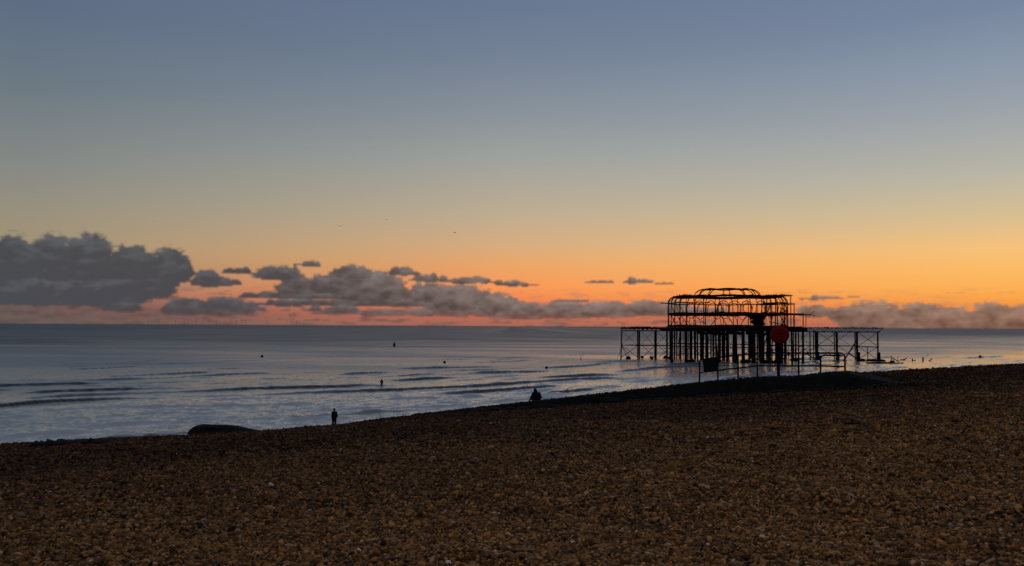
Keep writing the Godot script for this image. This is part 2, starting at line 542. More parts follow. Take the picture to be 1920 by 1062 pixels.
func clothed_person(called: String, label: String, group: String, at: Vector3, turn: float, size: float, j: Dictionary, hooded: bool) -> Node3D:
	# j: joints of the posed skeleton
	var o := thing(called, label, "person", at, turn, group)
	o.scale = Vector3.ONE * size
	var body: Array = [[j.pelvis, j.spine, 0.115, 0.10], [j.spine, j.chest, 0.105, 0.12], [j.chest, j.neck, 0.09, 0.052], [j.neck, j.head, 0.05, 0.055]]
	var coat: Array = [[j.pelvis, j.spine, 0.145, 0.13], [j.spine, j.chest, 0.135, 0.145], [j.chest, j.neck, 0.12, 0.07]]
	var pants: Array = [[j.pelvis, j.pelvis + Vector3(0, 0.04, 0), 0.125, 0.12]]
	var shoes: Array = []
	var small: Array = []
	for s in ["l", "r"]:
		var sh: Vector3 = j[s + "shoulder"]
		var el: Vector3 = j[s + "elbow"]
		var wr: Vector3 = j[s + "wrist"]
		var hip: Vector3 = j[s + "hip"]
		var kn: Vector3 = j[s + "knee"]
		var an: Vector3 = j[s + "ankle"]
		var toe: Vector3 = j[s + "toe"]
		body.append_array([[j.chest, sh, 0.07, 0.055], [sh, el, 0.048, 0.038], [el, wr, 0.038, 0.026], [hip, kn, 0.078, 0.052], [kn, an, 0.05, 0.036], [an, toe, 0.036, 0.028]])
		if hooded:
			coat.append([j.pelvis + Vector3(0.16 * signf(sh.x), -0.02, 0.02), sh * 0.7 + j.chest * 0.3, 0.15, 0.12])   # a bulky coat, spread round the sitter
		coat.append_array([[j.chest, sh, 0.09, 0.078], [sh, el, 0.068, 0.056], [el, wr.lerp(el, 0.08), 0.056, 0.046]])
		pants.append_array([[hip, kn, 0.098, 0.072], [kn, an + (kn - an) * 0.12, 0.07, 0.06]])
		shoes.append_array([[an, an.lerp(toe, 0.3), 0.05, 0.045], [an.lerp(toe, 0.1) - Vector3(0, 0.01, 0), toe, 0.046, 0.038]])
		small.append([hand_bones(wr, j[s + "hand"], j[s + "thumb"], j[s + "palm"], j[s + "curl"]), 0.004, 0.006])
	small.append([head_bones(j.head, j.face), 0.006, 0.02])
	part("body", flesh_mesh(body, 0.014, 0.04, small), M.skin, o)
	part("jacket", flesh_mesh(coat, 0.016, 0.05), M.cloth_dark, o)
	part("trousers", flesh_mesh(pants, 0.016, 0.04), M.cloth_blue, o)
	if not j.has("barefoot"):
		part("shoes", flesh_mesh(shoes, 0.012, 0.02), M.rubber, o)
	var f: Vector3 = j.face.normalized()
	var c: Vector3 = j.head
	if hooded:
		part("hood", flesh_mesh([[c + Vector3(0, 0.03, 0) - f * 0.03, c + Vector3(0, 0.01, 0) - f * 0.01, 0.115, 0.11], [c - f * 0.04 - Vector3(0, 0.02, 0), j.neck - f * 0.03, 0.10, 0.12]], 0.014, 0.04), M.cloth_dark, o)
	else:
		part("hair", flesh_mesh([[c + Vector3(0, 0.045, 0) - f * 0.03, c + Vector3(0, 0.05, 0) + f * 0.02, 0.086, 0.07], [c - f * 0.04, c - f * 0.045 - Vector3(0, 0.05, 0), 0.075, 0.05]], 0.01, 0.02), M.hair, o)
	return o

func standing(arms: float) -> Dictionary:
	# facing -z; arms: 0 hanging, 1 hands held together before the body
	var j := {"pelvis": Vector3(0, 0.95, 0), "spine": Vector3(0, 1.14, 0.01), "chest": Vector3(0, 1.32, 0.0), "neck": Vector3(0, 1.47, -0.005), "head": Vector3(0, 1.585, -0.02), "face": Vector3(0.05, -0.12, -1),
		"lcurl": 0.45, "rcurl": 0.5}
	for e in [["l", -1.0], ["r", 1.0]]:
		var s: String = e[0]
		var k: float = e[1]
		j[s + "shoulder"] = Vector3(0.175 * k, 1.395, 0.0)
		j[s + "elbow"] = Vector3(0.235 * k, 1.12, 0.03).lerp(Vector3(0.25 * k, 1.13, 0.02), arms)
		j[s + "wrist"] = Vector3(0.235 * k, 0.875, -0.05).lerp(Vector3(0.07 * k, 1.06, -0.2), arms)
		j[s + "hand"] = Vector3(0.02 * k, -1, -0.12).lerp(Vector3(-1.0 * k, 0.1, -0.35), arms)
		j[s + "thumb"] = Vector3(0, 0.1, -1).lerp(Vector3(0, 1, -0.2), arms)
		j[s + "palm"] = Vector3(-k, 0, 0).lerp(Vector3(0, 0, 1), arms)
		j[s + "hip"] = Vector3(0.085 * k, 0.92, 0)
		j[s + "knee"] = Vector3(0.1 * k, 0.5, -0.015)
		j[s + "ankle"] = Vector3(0.105 * k, 0.085, 0.03)
		j[s + "toe"] = Vector3(0.13 * k, 0.038, -0.14)
	return j

# ---------------------------------------------------------------- textures
func noise_tex(seed_: int, freq: float, ramp: Array, kind := FastNoiseLite.TYPE_SIMPLEX_SMOOTH, oct := 4, size := 512) -> NoiseTexture2D:
	var nz := FastNoiseLite.new()
	nz.seed = seed_
	nz.frequency = freq
	nz.noise_type = kind
	nz.fractal_octaves = oct
	var t := NoiseTexture2D.new()
	t.width = size
	t.height = size
	t.seamless = true
	t.noise = nz
	if ramp.size() > 0:
		var g := Gradient.new()
		g.offsets = PackedFloat32Array()
		g.colors = PackedColorArray()
		for i in ramp.size():
			g.add_point(ramp[i][0], ramp[i][1])
		t.color_ramp = g
	return t

func noise_normal(seed_: int, freq: float, strength: float, kind := FastNoiseLite.TYPE_SIMPLEX_SMOOTH, oct := 4, size := 512) -> NoiseTexture2D:
	var t := noise_tex(seed_, freq, [], kind, oct, size)
	t.as_normal_map = true
	t.bump_strength = strength
	return t

func srgb(r: float, g: float, b: float) -> Color:   # from linear base colour
	return Color(r, g, b).linear_to_srgb()

func plain(r: float, g: float, b: float, rough: float, metal := 0.0) -> StandardMaterial3D:
	var m := StandardMaterial3D.new()
	m.albedo_color = srgb(r, g, b)
	m.roughness = rough
	m.metallic = metal
	return m

func worn(seed_: int, freq: float, scale_: float, ramp: Array, rough: float, bump := 3.0) -> StandardMaterial3D:
	var m := StandardMaterial3D.new()
	m.albedo_texture = noise_tex(seed_, freq, ramp)
	m.uv1_triplanar = true
	m.uv1_scale = Vector3.ONE * scale_
	m.roughness = rough
	m.metallic_specular = 0.2
	m.normal_enabled = true
	m.normal_texture = noise_normal(seed_ + 1, freq * 2.0, bump)
	return m

func make_materials() -> void:
	M.rust = worn(5, 0.02, 0.35, [[0.0, srgb(0.012, 0.010, 0.009)], [0.5, srgb(0.03, 0.018, 0.013)], [1.0, srgb(0.06, 0.028, 0.016)]], 0.85)
	M.iron = worn(8, 0.02, 0.5, [[0.0, srgb(0.008, 0.008, 0.008)], [1.0, srgb(0.03, 0.022, 0.018)]], 0.8)
	M.weed = worn(12, 0.03, 0.6, [[0.0, srgb(0.006, 0.009, 0.005)], [1.0, srgb(0.025, 0.026, 0.014)]], 0.7)
	M.concrete = worn(15, 0.012, 0.45, [[0.0, srgb(0.012, 0.013, 0.010)], [0.45, srgb(0.02, 0.02, 0.015)], [1.0, srgb(0.042, 0.038, 0.03)]], 0.9, 5.0)
	M.rail = worn(18, 0.03, 1.0, [[0.0, srgb(0.07, 0.062, 0.055)], [1.0, srgb(0.16, 0.14, 0.12)]], 0.6)
	M.rail.metallic = 0.4
	M.post = worn(19, 0.03, 1.0, [[0.0, srgb(0.16, 0.145, 0.13)], [1.0, srgb(0.28, 0.26, 0.23)]], 0.8)
	M.red = worn(21, 0.02, 0.8, [[0.0, srgb(0.30, 0.014, 0.006)], [1.0, srgb(0.38, 0.02, 0.009)]], 0.6, 1.0)
	M.board = worn(23, 0.02, 0.6, [[0.0, srgb(0.01, 0.014, 0.01)], [1.0, srgb(0.022, 0.028, 0.02)]], 0.6, 1.0)
	M.pale_board = plain(0.6, 0.6, 0.57, 0.5)
	M.skin = plain(0.42, 0.26, 0.18, 0.55)
	M.cloth_dark = worn(31, 0.05, 3.0, [[0.0, srgb(0.012, 0.012, 0.014)], [1.0, srgb(0.025, 0.025, 0.028)]], 0.95, 2.0)
	M.cloth_blue = worn(33, 0.05, 3.0, [[0.0, srgb(0.015, 0.018, 0.026)], [1.0, srgb(0.03, 0.034, 0.045)]], 0.95, 2.0)
	M.rubber = plain(0.015, 0.015, 0.015, 0.7)
	M.hair = plain(0.015, 0.01, 0.008, 0.6)
	M.buoy = plain(0.03, 0.02, 0.015, 0.6)
	M.turbine = plain(0.55, 0.55, 0.56, 0.6)
	M.feather = plain(0.03, 0.03, 0.03, 0.8)
	M.drift = worn(41, 0.03, 2.0, [[0.0, srgb(0.02, 0.015, 0.011)], [1.0, srgb(0.06, 0.045, 0.03)]], 0.9)
	M.litter = plain(0.5, 0.46, 0.42, 0.8)
	# shingle underneath the loose stones, coloured darker for the shade in their gaps
	var b := StandardMaterial3D.new()
	b.albedo_texture = noise_tex(51, 0.035, [[0.0, srgb(0.02, 0.01, 0.005)], [0.42, srgb(0.07, 0.036, 0.014)], [0.65, srgb(0.17, 0.088, 0.036)], [1.0, srgb(0.45, 0.27, 0.13)]], FastNoiseLite.TYPE_CELLULAR, 2, 1024)
	b.vertex_color_use_as_albedo = true
	b.uv1_triplanar = true
	b.uv1_world_triplanar = true
	b.uv1_scale = Vector3.ONE * 0.45
	b.roughness = 0.9
	b.metallic_specular = 0.12
	b.normal_enabled = true
	b.normal_texture = noise_normal(52, 0.045, 9.0, FastNoiseLite.TYPE_CELLULAR, 2, 1024)
	M.shingle = b
	var s := StandardMaterial3D.new()
	s.vertex_color_use_as_albedo = true
	s.roughness = 0.85
	s.metallic_specular = 0.15
	M.stone = s
	M.dark_stone = plain(0.05, 0.032, 0.02, 0.8)
	var w := StandardMaterial3D.new()
	w.vertex_color_use_as_albedo = true
	w.metallic_specular = 0.3
	w.roughness = 1.0
	w.roughness_texture = ImageTexture.create_from_image(sea_roughness())
	w.roughness_texture_channel = BaseMaterial3D.TEXTURE_CHANNEL_RED
	w.texture_repeat = false
	M.sea = w

func sea_roughness() -> Image:
	# wind-roughened offshore, calmer inshore, with slicks; u across 1600 m in x, v away over 1600 m
	var im := Image.create_empty(512, 1024, false, Image.FORMAT_RGBF)
	for j in 1024:
		var z := (j + 0.5) / 1024.0 * 1600.0
		for i in 512:
			var x := (i + 0.5) / 512.0 * 1600.0 - 800.0
			var q := SEAWARD.x * x - SEAWARD.y * z
			var r := lerpf(0.14, 0.3, smoothstep(110.0, 240.0, q))
			r = lerpf(r, 0.43, smoothstep(240.0, 700.0, q))
			r += 0.10 * n_a.get_noise_2d(x * 0.35, z * 0.9)
			var bend := 10.0 * n_a.get_noise_2d(x * 0.2, 7.0)
			# slicks: long streaks of smooth water
			r = lerpf(r, 0.16, smoothstep(9.0, 3.0, absf(z - 452.0 - bend)) * smoothstep(-150.0, -190.0, x))
			r = lerpf(r, 0.22, smoothstep(7.0, 2.0, absf(z - 430.0 - bend)) * smoothstep(-110.0, -80.0, x) * smoothstep(60.0, 20.0, x))
			r = lerpf(r, 0.13, smoothstep(26.0, 10.0, absf(z - 326.0 - bend)) * smoothstep(0.0, 50.0, x) * smoothstep(150.0, 110.0, x))
			r = lerpf(r, 0.17, smoothstep(22.0, 6.0, absf(z - 300.0 - bend)) * smoothstep(60.0, 140.0, x))
			im.set_pixel(i, j, Color(clampf(r, 0.08, 0.6), 0, 0))
	return im

# ---------------------------------------------------------------- the setting
func grid_mesh(pts: PackedVector3Array, uvs: PackedVector2Array, nx: int, ny: int, shore: float, tint := PackedColorArray()) -> ArrayMesh:
	var nrm := PackedVector3Array()
	nrm.resize(pts.size())
	for j in ny:
		for i in nx:
			var a := pts[j * nx + mini(i + 1, nx - 1)] - pts[j * nx + maxi(i - 1, 0)]
			var b := pts[mini(j + 1, ny - 1) * nx + i] - pts[maxi(j - 1, 0) * nx + i]
			var n := a.cross(b).normalized()
			nrm[j * nx + i] = n if n.y > 0.0 else -n
	var idx := PackedInt32Array()
	for j in ny - 1:
		for i in nx - 1:
			var k := j * nx + i
			if shore > 0.0 and pq(pts[k].x, pts[k].z).y < shore and pq(pts[k + nx + 1].x, pts[k + nx + 1].z).y < shore:
				continue
			idx.append_array([k, k + nx, k + nx + 1, k, k + nx + 1, k + 1])
	# fronts face up
	var t0 := idx[0]
	var up := (pts[idx[2]] - pts[t0]).cross(pts[idx[1]] - pts[t0]).y
	if up < 0.0:
		for k in range(0, idx.size(), 3):
			var s := idx[k + 1]
			idx[k + 1] = idx[k + 2]
			idx[k + 2] = s
	var arr := []
	arr.resize(Mesh.ARRAY_MAX)
	arr[Mesh.ARRAY_VERTEX] = pts
	arr[Mesh.ARRAY_NORMAL] = nrm
	arr[Mesh.ARRAY_TEX_UV] = uvs
	arr[Mesh.ARRAY_INDEX] = idx
	if tint.size() > 0:
		arr[Mesh.ARRAY_COLOR] = tint
	var m := ArrayMesh.new()
	m.add_surface_from_arrays(Mesh.PRIMITIVE_TRIANGLES, arr)
	return m

func steps(marks: Array) -> PackedFloat32Array:
	# marks: [start, step], ..., [end]
	var out := PackedFloat32Array()
	for i in marks.size() - 1:
		var x: float = marks[i][0]
		while x < marks[i + 1][0] - marks[i][1] * 0.5:
			out.append(x)
			x += marks[i][1]
	out.append(marks[-1][0])
	return out

func build_beach() -> void:
	var qs := steps([[-200, 20.0], [-40, 4.0], [-8, 0.4], [0, 0.3], [32, 0.5], [56, 1.0], [90, 4.0], [160]])
	var ps := steps([[-500, 40.0], [-100, 5.0], [-50, 1.0], [-25, 0.4], [30, 0.3], [32.8, 0.1], [34.4, 0.4], [60, 1.0], [110, 4.0], [200, 30.0], [700]])
	var pts := PackedVector3Array()
	var uvs := PackedVector2Array()
	var tint := PackedColorArray()
	for q in qs:
		for p in ps:
			var x := ALONG.x * p + SEAWARD.x * q
			var z := ALONG.y * p + SEAWARD.y * q
			pts.append(Vector3(x, shingle_height(p, q), z))
			uvs.append(Vector2(p, q))
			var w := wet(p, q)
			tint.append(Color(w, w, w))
	beach = part("beach", grid_mesh(pts, uvs, ps.size(), qs.size(), 0.0, tint), M.shingle)
	beach.set_meta("kind", "structure")

func build_sea() -> void:
	var az := steps([[-88, 3.0], [-40, 1.0], [-33, 0.1], [33, 1.0], [40, 3.0], [130]])
	var rs := PackedFloat32Array()
	var r := 72.0
	while r < 60000.0:
		rs.append(r)
		r *= 1.003 if r < 200.0 else 1.004 if r < 260.0 else 1.0055 if r < 420.0 else (1.012 if r < 1200.0 else 1.06)
	rs.append(60000.0)
	var pts := PackedVector3Array()
	var uvs := PackedVector2Array()
	var tint := PackedColorArray()
	for rr in rs:
		for a in az:
			var t := deg_to_rad(a)
			var x := rr * sin(t)
			var z := -rr * cos(t)
			var k := pq(x, z)
			var h := wave_height(k.x, k.y, rr) * smoothstep(1200.0, 500.0, rr) if (rr < 1200.0 and k.y > 70.0) else 0.0
			pts.append(Vector3(x, h, z))
			uvs.append(Vector2((x + 800.0) / 1600.0, -z / 1600.0))
			# churned, milky water inshore, with streaks of foam behind the breakers
			var milky := lerpf(lerpf(0.12, 0.29, smoothstep(600.0, 190.0, k.y)), 0.62, smoothstep(180.0, 105.0, k.y))
			var streak := smoothstep(0.1, 0.5, n_chop.get_noise_2d(k.x * 0.35 + 40.0, k.y * 0.9)) * smoothstep(150.0, 105.0, k.y)
			milky += 0.25 * streak
			milky = minf(0.8, milky + 0.45 * crest_foam)
			milky *= 1.0 - 0.9 * wave_face   # glassy breaker face: less foam, and its shade put into the colour
			var sandy := smoothstep(230.0, 120.0, k.y)
			tint.append(Color(milky * lerpf(0.82, 1.1, sandy), milky, milky * lerpf(1.12, 0.84, sandy)))
	var o := part("sea", grid_mesh(pts, uvs, az.size(), rs.size(), 76.0, tint), M.sea)
	o.set_meta("kind", "structure")

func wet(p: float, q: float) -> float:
	# shingle colour fades seaward, standing in for lamp light behind the camera
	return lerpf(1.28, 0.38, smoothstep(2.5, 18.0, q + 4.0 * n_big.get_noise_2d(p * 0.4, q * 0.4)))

func build_stones() -> void:
	# loose flints: nobody could count them
	rng.seed = 77
	var kinds := 4
	var zones := [[1.0, 9.0, 2050.0, 0.0182, 74.0], [9.0, 16.0, 1150.0, 0.0205, 60.0], [16.0, 27.0, 460.0, 0.026, 48.0], [27.0, 46.0, 120.0, 0.031, 44.0], [46.0, 75.0, 16.0, 0.04, 40.0]]
	for kind in kinds:
		var buf := PackedFloat32Array()
		for zn in zones:
			var r0: float = zn[0]
			var r1: float = zn[1]
			var spread: float = deg_to_rad(zn[4])
			var count := int(spread * (r1 * r1 - r0 * r0) * zn[2] / kinds)
			for i in count:
				var r := sqrt(rng.randf_range(r0 * r0, r1 * r1))
				var a := rng.randf_range(-spread, spread)
				var x := r * sin(a)
				var z := -r * cos(a)
				var k := pq(x, z)
				var s: float = zn[3] * rng.randf_range(0.5, 1.0)
				if rng.randf() < 0.07:
					s *= rng.randf_range(1.3, 1.9)
				if k.y > 58.0 or (k.y > 18.3 and absf(k.x - 33.6) < 0.68):
					continue
				var y := shingle_height(k.x, k.y) + s * rng.randf_range(-0.1, 1.0)
				var bs := Basis.from_euler(Vector3(rng.randf_range(-0.7, 0.7), rng.randf_range(0, TAU), rng.randf_range(-0.7, 0.7))) * Basis.from_scale(Vector3(rng.randf_range(0.95, 1.75), rng.randf_range(0.5, 0.95), rng.randf_range(0.6, 1.1)) * s)
				var c := Color(0.30, 0.150, 0.050)
				var t := rng.randf()
				if t < 0.22:
					c = Color(0.20, 0.11, 0.045)
				elif t < 0.42:
					c = Color(0.38, 0.21, 0.085)
				elif t < 0.54:
					c = Color(0.42, 0.20, 0.055)
				elif t < 0.65:
					c = Color(0.10, 0.065, 0.042)
				elif t < 0.69:
					c = Color(0.45, 0.32, 0.19)
				elif t < 0.694:
					c = Color(0.6, 0.5, 0.38)
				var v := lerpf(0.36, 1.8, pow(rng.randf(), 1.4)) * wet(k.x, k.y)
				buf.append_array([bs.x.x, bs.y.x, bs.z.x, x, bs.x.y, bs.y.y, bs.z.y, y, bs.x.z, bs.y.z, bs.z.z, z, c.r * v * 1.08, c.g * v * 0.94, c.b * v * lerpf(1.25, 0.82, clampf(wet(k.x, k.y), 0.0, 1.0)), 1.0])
		var mm := MultiMesh.new()
		mm.transform_format = MultiMesh.TRANSFORM_3D
		mm.use_colors = true
		mm.mesh = lump(Vector3.ONE, 300 + kind, 0.24, 5, 8)
		mm.instance_count = buf.size() / 16
		mm.buffer = buf
		var o := MultiMeshInstance3D.new()
		o.multimesh = mm
		o.material_override = M.stone
		o.name = "loose_stones" if kind == 0 else "loose_stones_%03d" % kind
		beach.add_child(o, true)
		o.set_meta("kind", "stuff")

# ---------------------------------------------------------------- the groyne, its railing and the lifebuoy
func along_groyne(t: float) -> Vector3:   # its centre line; t metres seaward of its landward end
	return Vector3(13.5 + SEAWARD.x * t, 0, -36.0 + SEAWARD.y * t)

func groyne_height(t: float) -> float:
	return EYE - table(groyne_top, 18.9 + t)

func build_groyne() -> void:
	var o := thing("groyne", "long dark concrete groyne running down the beach below the railing", "groyne", along_groyne(0) + Vector3(0, 8.5, 0))
	var st := begin()
	st.set_smooth_group(0)
	var side := Vector3(ALONG.x, 0, ALONG.y)
	var ts := steps([[-6, 0.4], [40, 1.0], [58]])
	# cross-section: battered sides, worn round shoulders
	var sec := [Vector2(-0.85, -3.0), Vector2(-0.66, -0.12), Vector2(-0.6, -0.03), Vector2(-0.5, 0.0), Vector2(0.5, 0.0), Vector2(0.6, -0.03), Vector2(0.66, -0.12), Vector2(0.85, -3.0)]
	var pos := func(t: float, i: int) -> Vector3:
		var c := along_groyne(t) - o.position
		var wob := 0.05 * n_foot.get_noise_2d(t * 2.0, i * 9.0) + 0.05 * n_big.get_noise_2d(t * 2.0, 40.0)
		return c + side * (sec[i].x + wob) + Vector3(0, groyne_height(t) + sec[i].y + wob * 0.6, 0)
	for n in ts.size() - 1:
		for i in sec.size() - 1:
			var a: Vector3 = pos.call(ts[n], i)
			var b: Vector3 = pos.call(ts[n], i + 1)
			var c: Vector3 = pos.call(ts[n + 1], i + 1)
			var d: Vector3 = pos.call(ts[n + 1], i)
			for v in [a, c, b, a, d, c]:
				st.add_vertex(v)
	st.index()
	st.generate_normals()
	part("wall", st.commit(), M.concrete, o)
	# stones thrown up on its top and heaped along its foot
	rng.seed = 31
	var mm := MultiMesh.new()
	mm.transform_format = MultiMesh.TRANSFORM_3D
	mm.mesh = lump(Vector3.ONE, 320, 0.25, 5, 8)
	mm.instance_count = 5200
	for i in 5200:
		var t := rng.randf_range(-5.0, 30.0)
		var on_top := rng.randf() < lerpf(0.75, 0.12, smoothstep(-1.0, 6.0, t))
		var off := rng.randf_range(-0.6, 0.6) if on_top else -0.62 - absf(rng.randfn(0.0, 0.16))
		var c := along_groyne(t) + side * off
		var s := rng.randf_range(0.02, 0.05)
		c.y = groyne_height(t) + s * 0.3 if on_top else maxf(shingle_at(c.x, c.z) + s * 0.4 + 0.1 * rng.randf(), groyne_height(t) - 0.9)
		mm.set_instance_transform(i, Transform3D(Basis.from_euler(Vector3(rng.randf_range(-0.6, 0.6), rng.randf_range(0, TAU), 0)) * Basis.from_scale(Vector3(1.2, 0.7, 1.0) * s), c - o.position))
	var heap := MultiMeshInstance3D.new()
	heap.multimesh = mm
	heap.material_override = M.dark_stone
	heap.name = "stranded_stones"
	o.add_child(heap, true)
	heap.set_meta("kind", "stuff")
	# weed-covered foot
	for k in 5:
		var t := 12.0 + k * 5.0
		var m := part("weed_patch", lump(Vector3(1.4, 0.22, 0.35), 90 + k, 0.3), M.weed, o)
		m.position = along_groyne(t) - o.position - side * 0.72 + Vector3(0, groyne_height(t) - 0.5, 0)
		m.rotation.y = deg_to_rad(130)

func build_railing() -> void:
	var o := thing("railing", "grey tube railing on the groyne with a dark board at its seaward end", "railing", along_groyne(0) + Vector3(0, 9.22, 0))
	var at := func(t: float, y: float) -> Vector3:
		return along_groyne(t) + Vector3(0, y, 0) - o.position
	var posts := [[0.0, 9.22, 9.86], [1.09, 9.09, 9.86], [2.11, 8.96, 9.91], [4.16, 8.81, 9.87], [5.17, 8.72, 9.74], [6.28, 8.59, 9.62], [7.32, 8.42, 9.42]]
	for p in posts:
		part("post", one_rod([at.call(p[0], p[1] - 0.15), at.call(p[0], p[2])], 0.038, 8), M.rail, o)
	# top rail bends down into the landward post
	part("top_rail", one_rod([at.call(0.0, 9.84), at.call(0.03, 9.92), at.call(0.12, 9.97), at.call(0.4, 9.98), at.call(1.09, 9.96), at.call(2.11, 9.93), at.call(3.09, 9.91), at.call(4.16, 9.88), at.call(5.17, 9.76), at.call(6.28, 9.63), at.call(7.15, 9.5), at.call(7.28, 9.47), at.call(7.32, 9.40)], 0.036, 8), M.rail, o)
	part("middle_rail", one_rod([at.call(0.0, 9.44), at.call(1.09, 9.43), at.call(2.11, 9.40), at.call(3.09, 9.36), at.call(4.16, 9.32), at.call(5.17, 9.18), at.call(6.28, 9.03), at.call(7.32, 8.88)], 0.032, 8), M.rail, o)
	part("gate_hoop", one_rod([at.call(1.09, 9.5), at.call(1.085, 9.74), at.call(1.02, 9.84), at.call(0.9, 9.875), at.call(0.1, 9.875)], 0.034, 8), M.rail, o)
	# the board hangs on the seaward bay
	var a: Vector3 = at.call(6.28, 0.0)
	var b: Vector3 = at.call(7.18, 0.0)
	var st := begin()
	var toward := Vector3(-ALONG.x, 0, -ALONG.y) * 0.05
	var board_a := a.lerp(b, 0.0) + toward
	var board_b := a.lerp(b, 0.86) + toward
	beam(st, board_a + Vector3(0, 9.335, 0), board_b + Vector3(0, 9.21, 0), 0.03, 0.6)
	part("board", st.commit(), M.board, o)
	var st2 := begin()
	beam(st2, a.lerp(b, 0.875) + toward + Vector3(0, 9.205, 0), a.lerp(b, 0.985) + toward + Vector3(0, 9.185, 0), 0.024, 0.56)
	part("pale_strip", st2.commit(), M.pale_board, o, "pale strip beside the dark board")

func build_lifebuoy() -> void:
	var p := along_groyne(3.09)
	var o := thing("lifebuoy_station", "round red lifebuoy housing on a post by the railing", "lifebuoy", Vector3(p.x, 8.86, p.z))
	part("post", one_rod([Vector3(0, -0.2, 0), Vector3(0, 1.62, 0)], 0.06, 10), M.post, o)
	var st := begin()
	# a shallow domed drum whose face looks back up the beach
	var face := Vector3(-0.25, 0, 1).normalized()
	var bs := Basis(face.cross(Vector3.UP).normalized() * -1.0, face, Vector3.UP).orthonormalized()
	var tf := Transform3D(bs, Vector3(0.05, 1.84, 0.06))
	lathe(st, [Vector2(0.001, -0.08), Vector2(0.34, -0.08), Vector2(0.38, -0.06), Vector2(0.39, -0.02), Vector2(0.39, 0.04), Vector2(0.375, 0.075), Vector2(0.34, 0.10), Vector2(0.24, 0.125), Vector2(0.12, 0.135), Vector2(0.001, 0.138)], 32, tf)
	var h := part("housing", st.commit(), M.red, o)
	var st2 := begin()
	lathe(st2, [Vector2(0.392, -0.012), Vector2(0.402, -0.012), Vector2(0.402, 0.012), Vector2(0.392, 0.012)], 32, tf)
	part("seam_band", st2.commit(), M.red, h)
	part("handle", one_rod([tf * Vector3(-0.1, 0.12, 0.05), tf * Vector3(-0.09, 0.17, 0.05), tf * Vector3(0.09, 0.17, 0.05), tf * Vector3(0.1, 0.12, 0.05)], 0.014, 6), M.rail, h)
	for k in 3:
		var a := TAU * k / 3.0 + 0.4
		part("fixing", lump(Vector3(0.03, 0.03, 0.03), 640 + k, 0.05), M.rail, h).position = tf * Vector3(0.345 * cos(a), 0.1, 0.345 * sin(a))
	part("bracket", one_beam(Vector3(0, 1.5, 0.0), Vector3(0, 1.66, 0.0), 0.16, 0.04), M.rail, o)

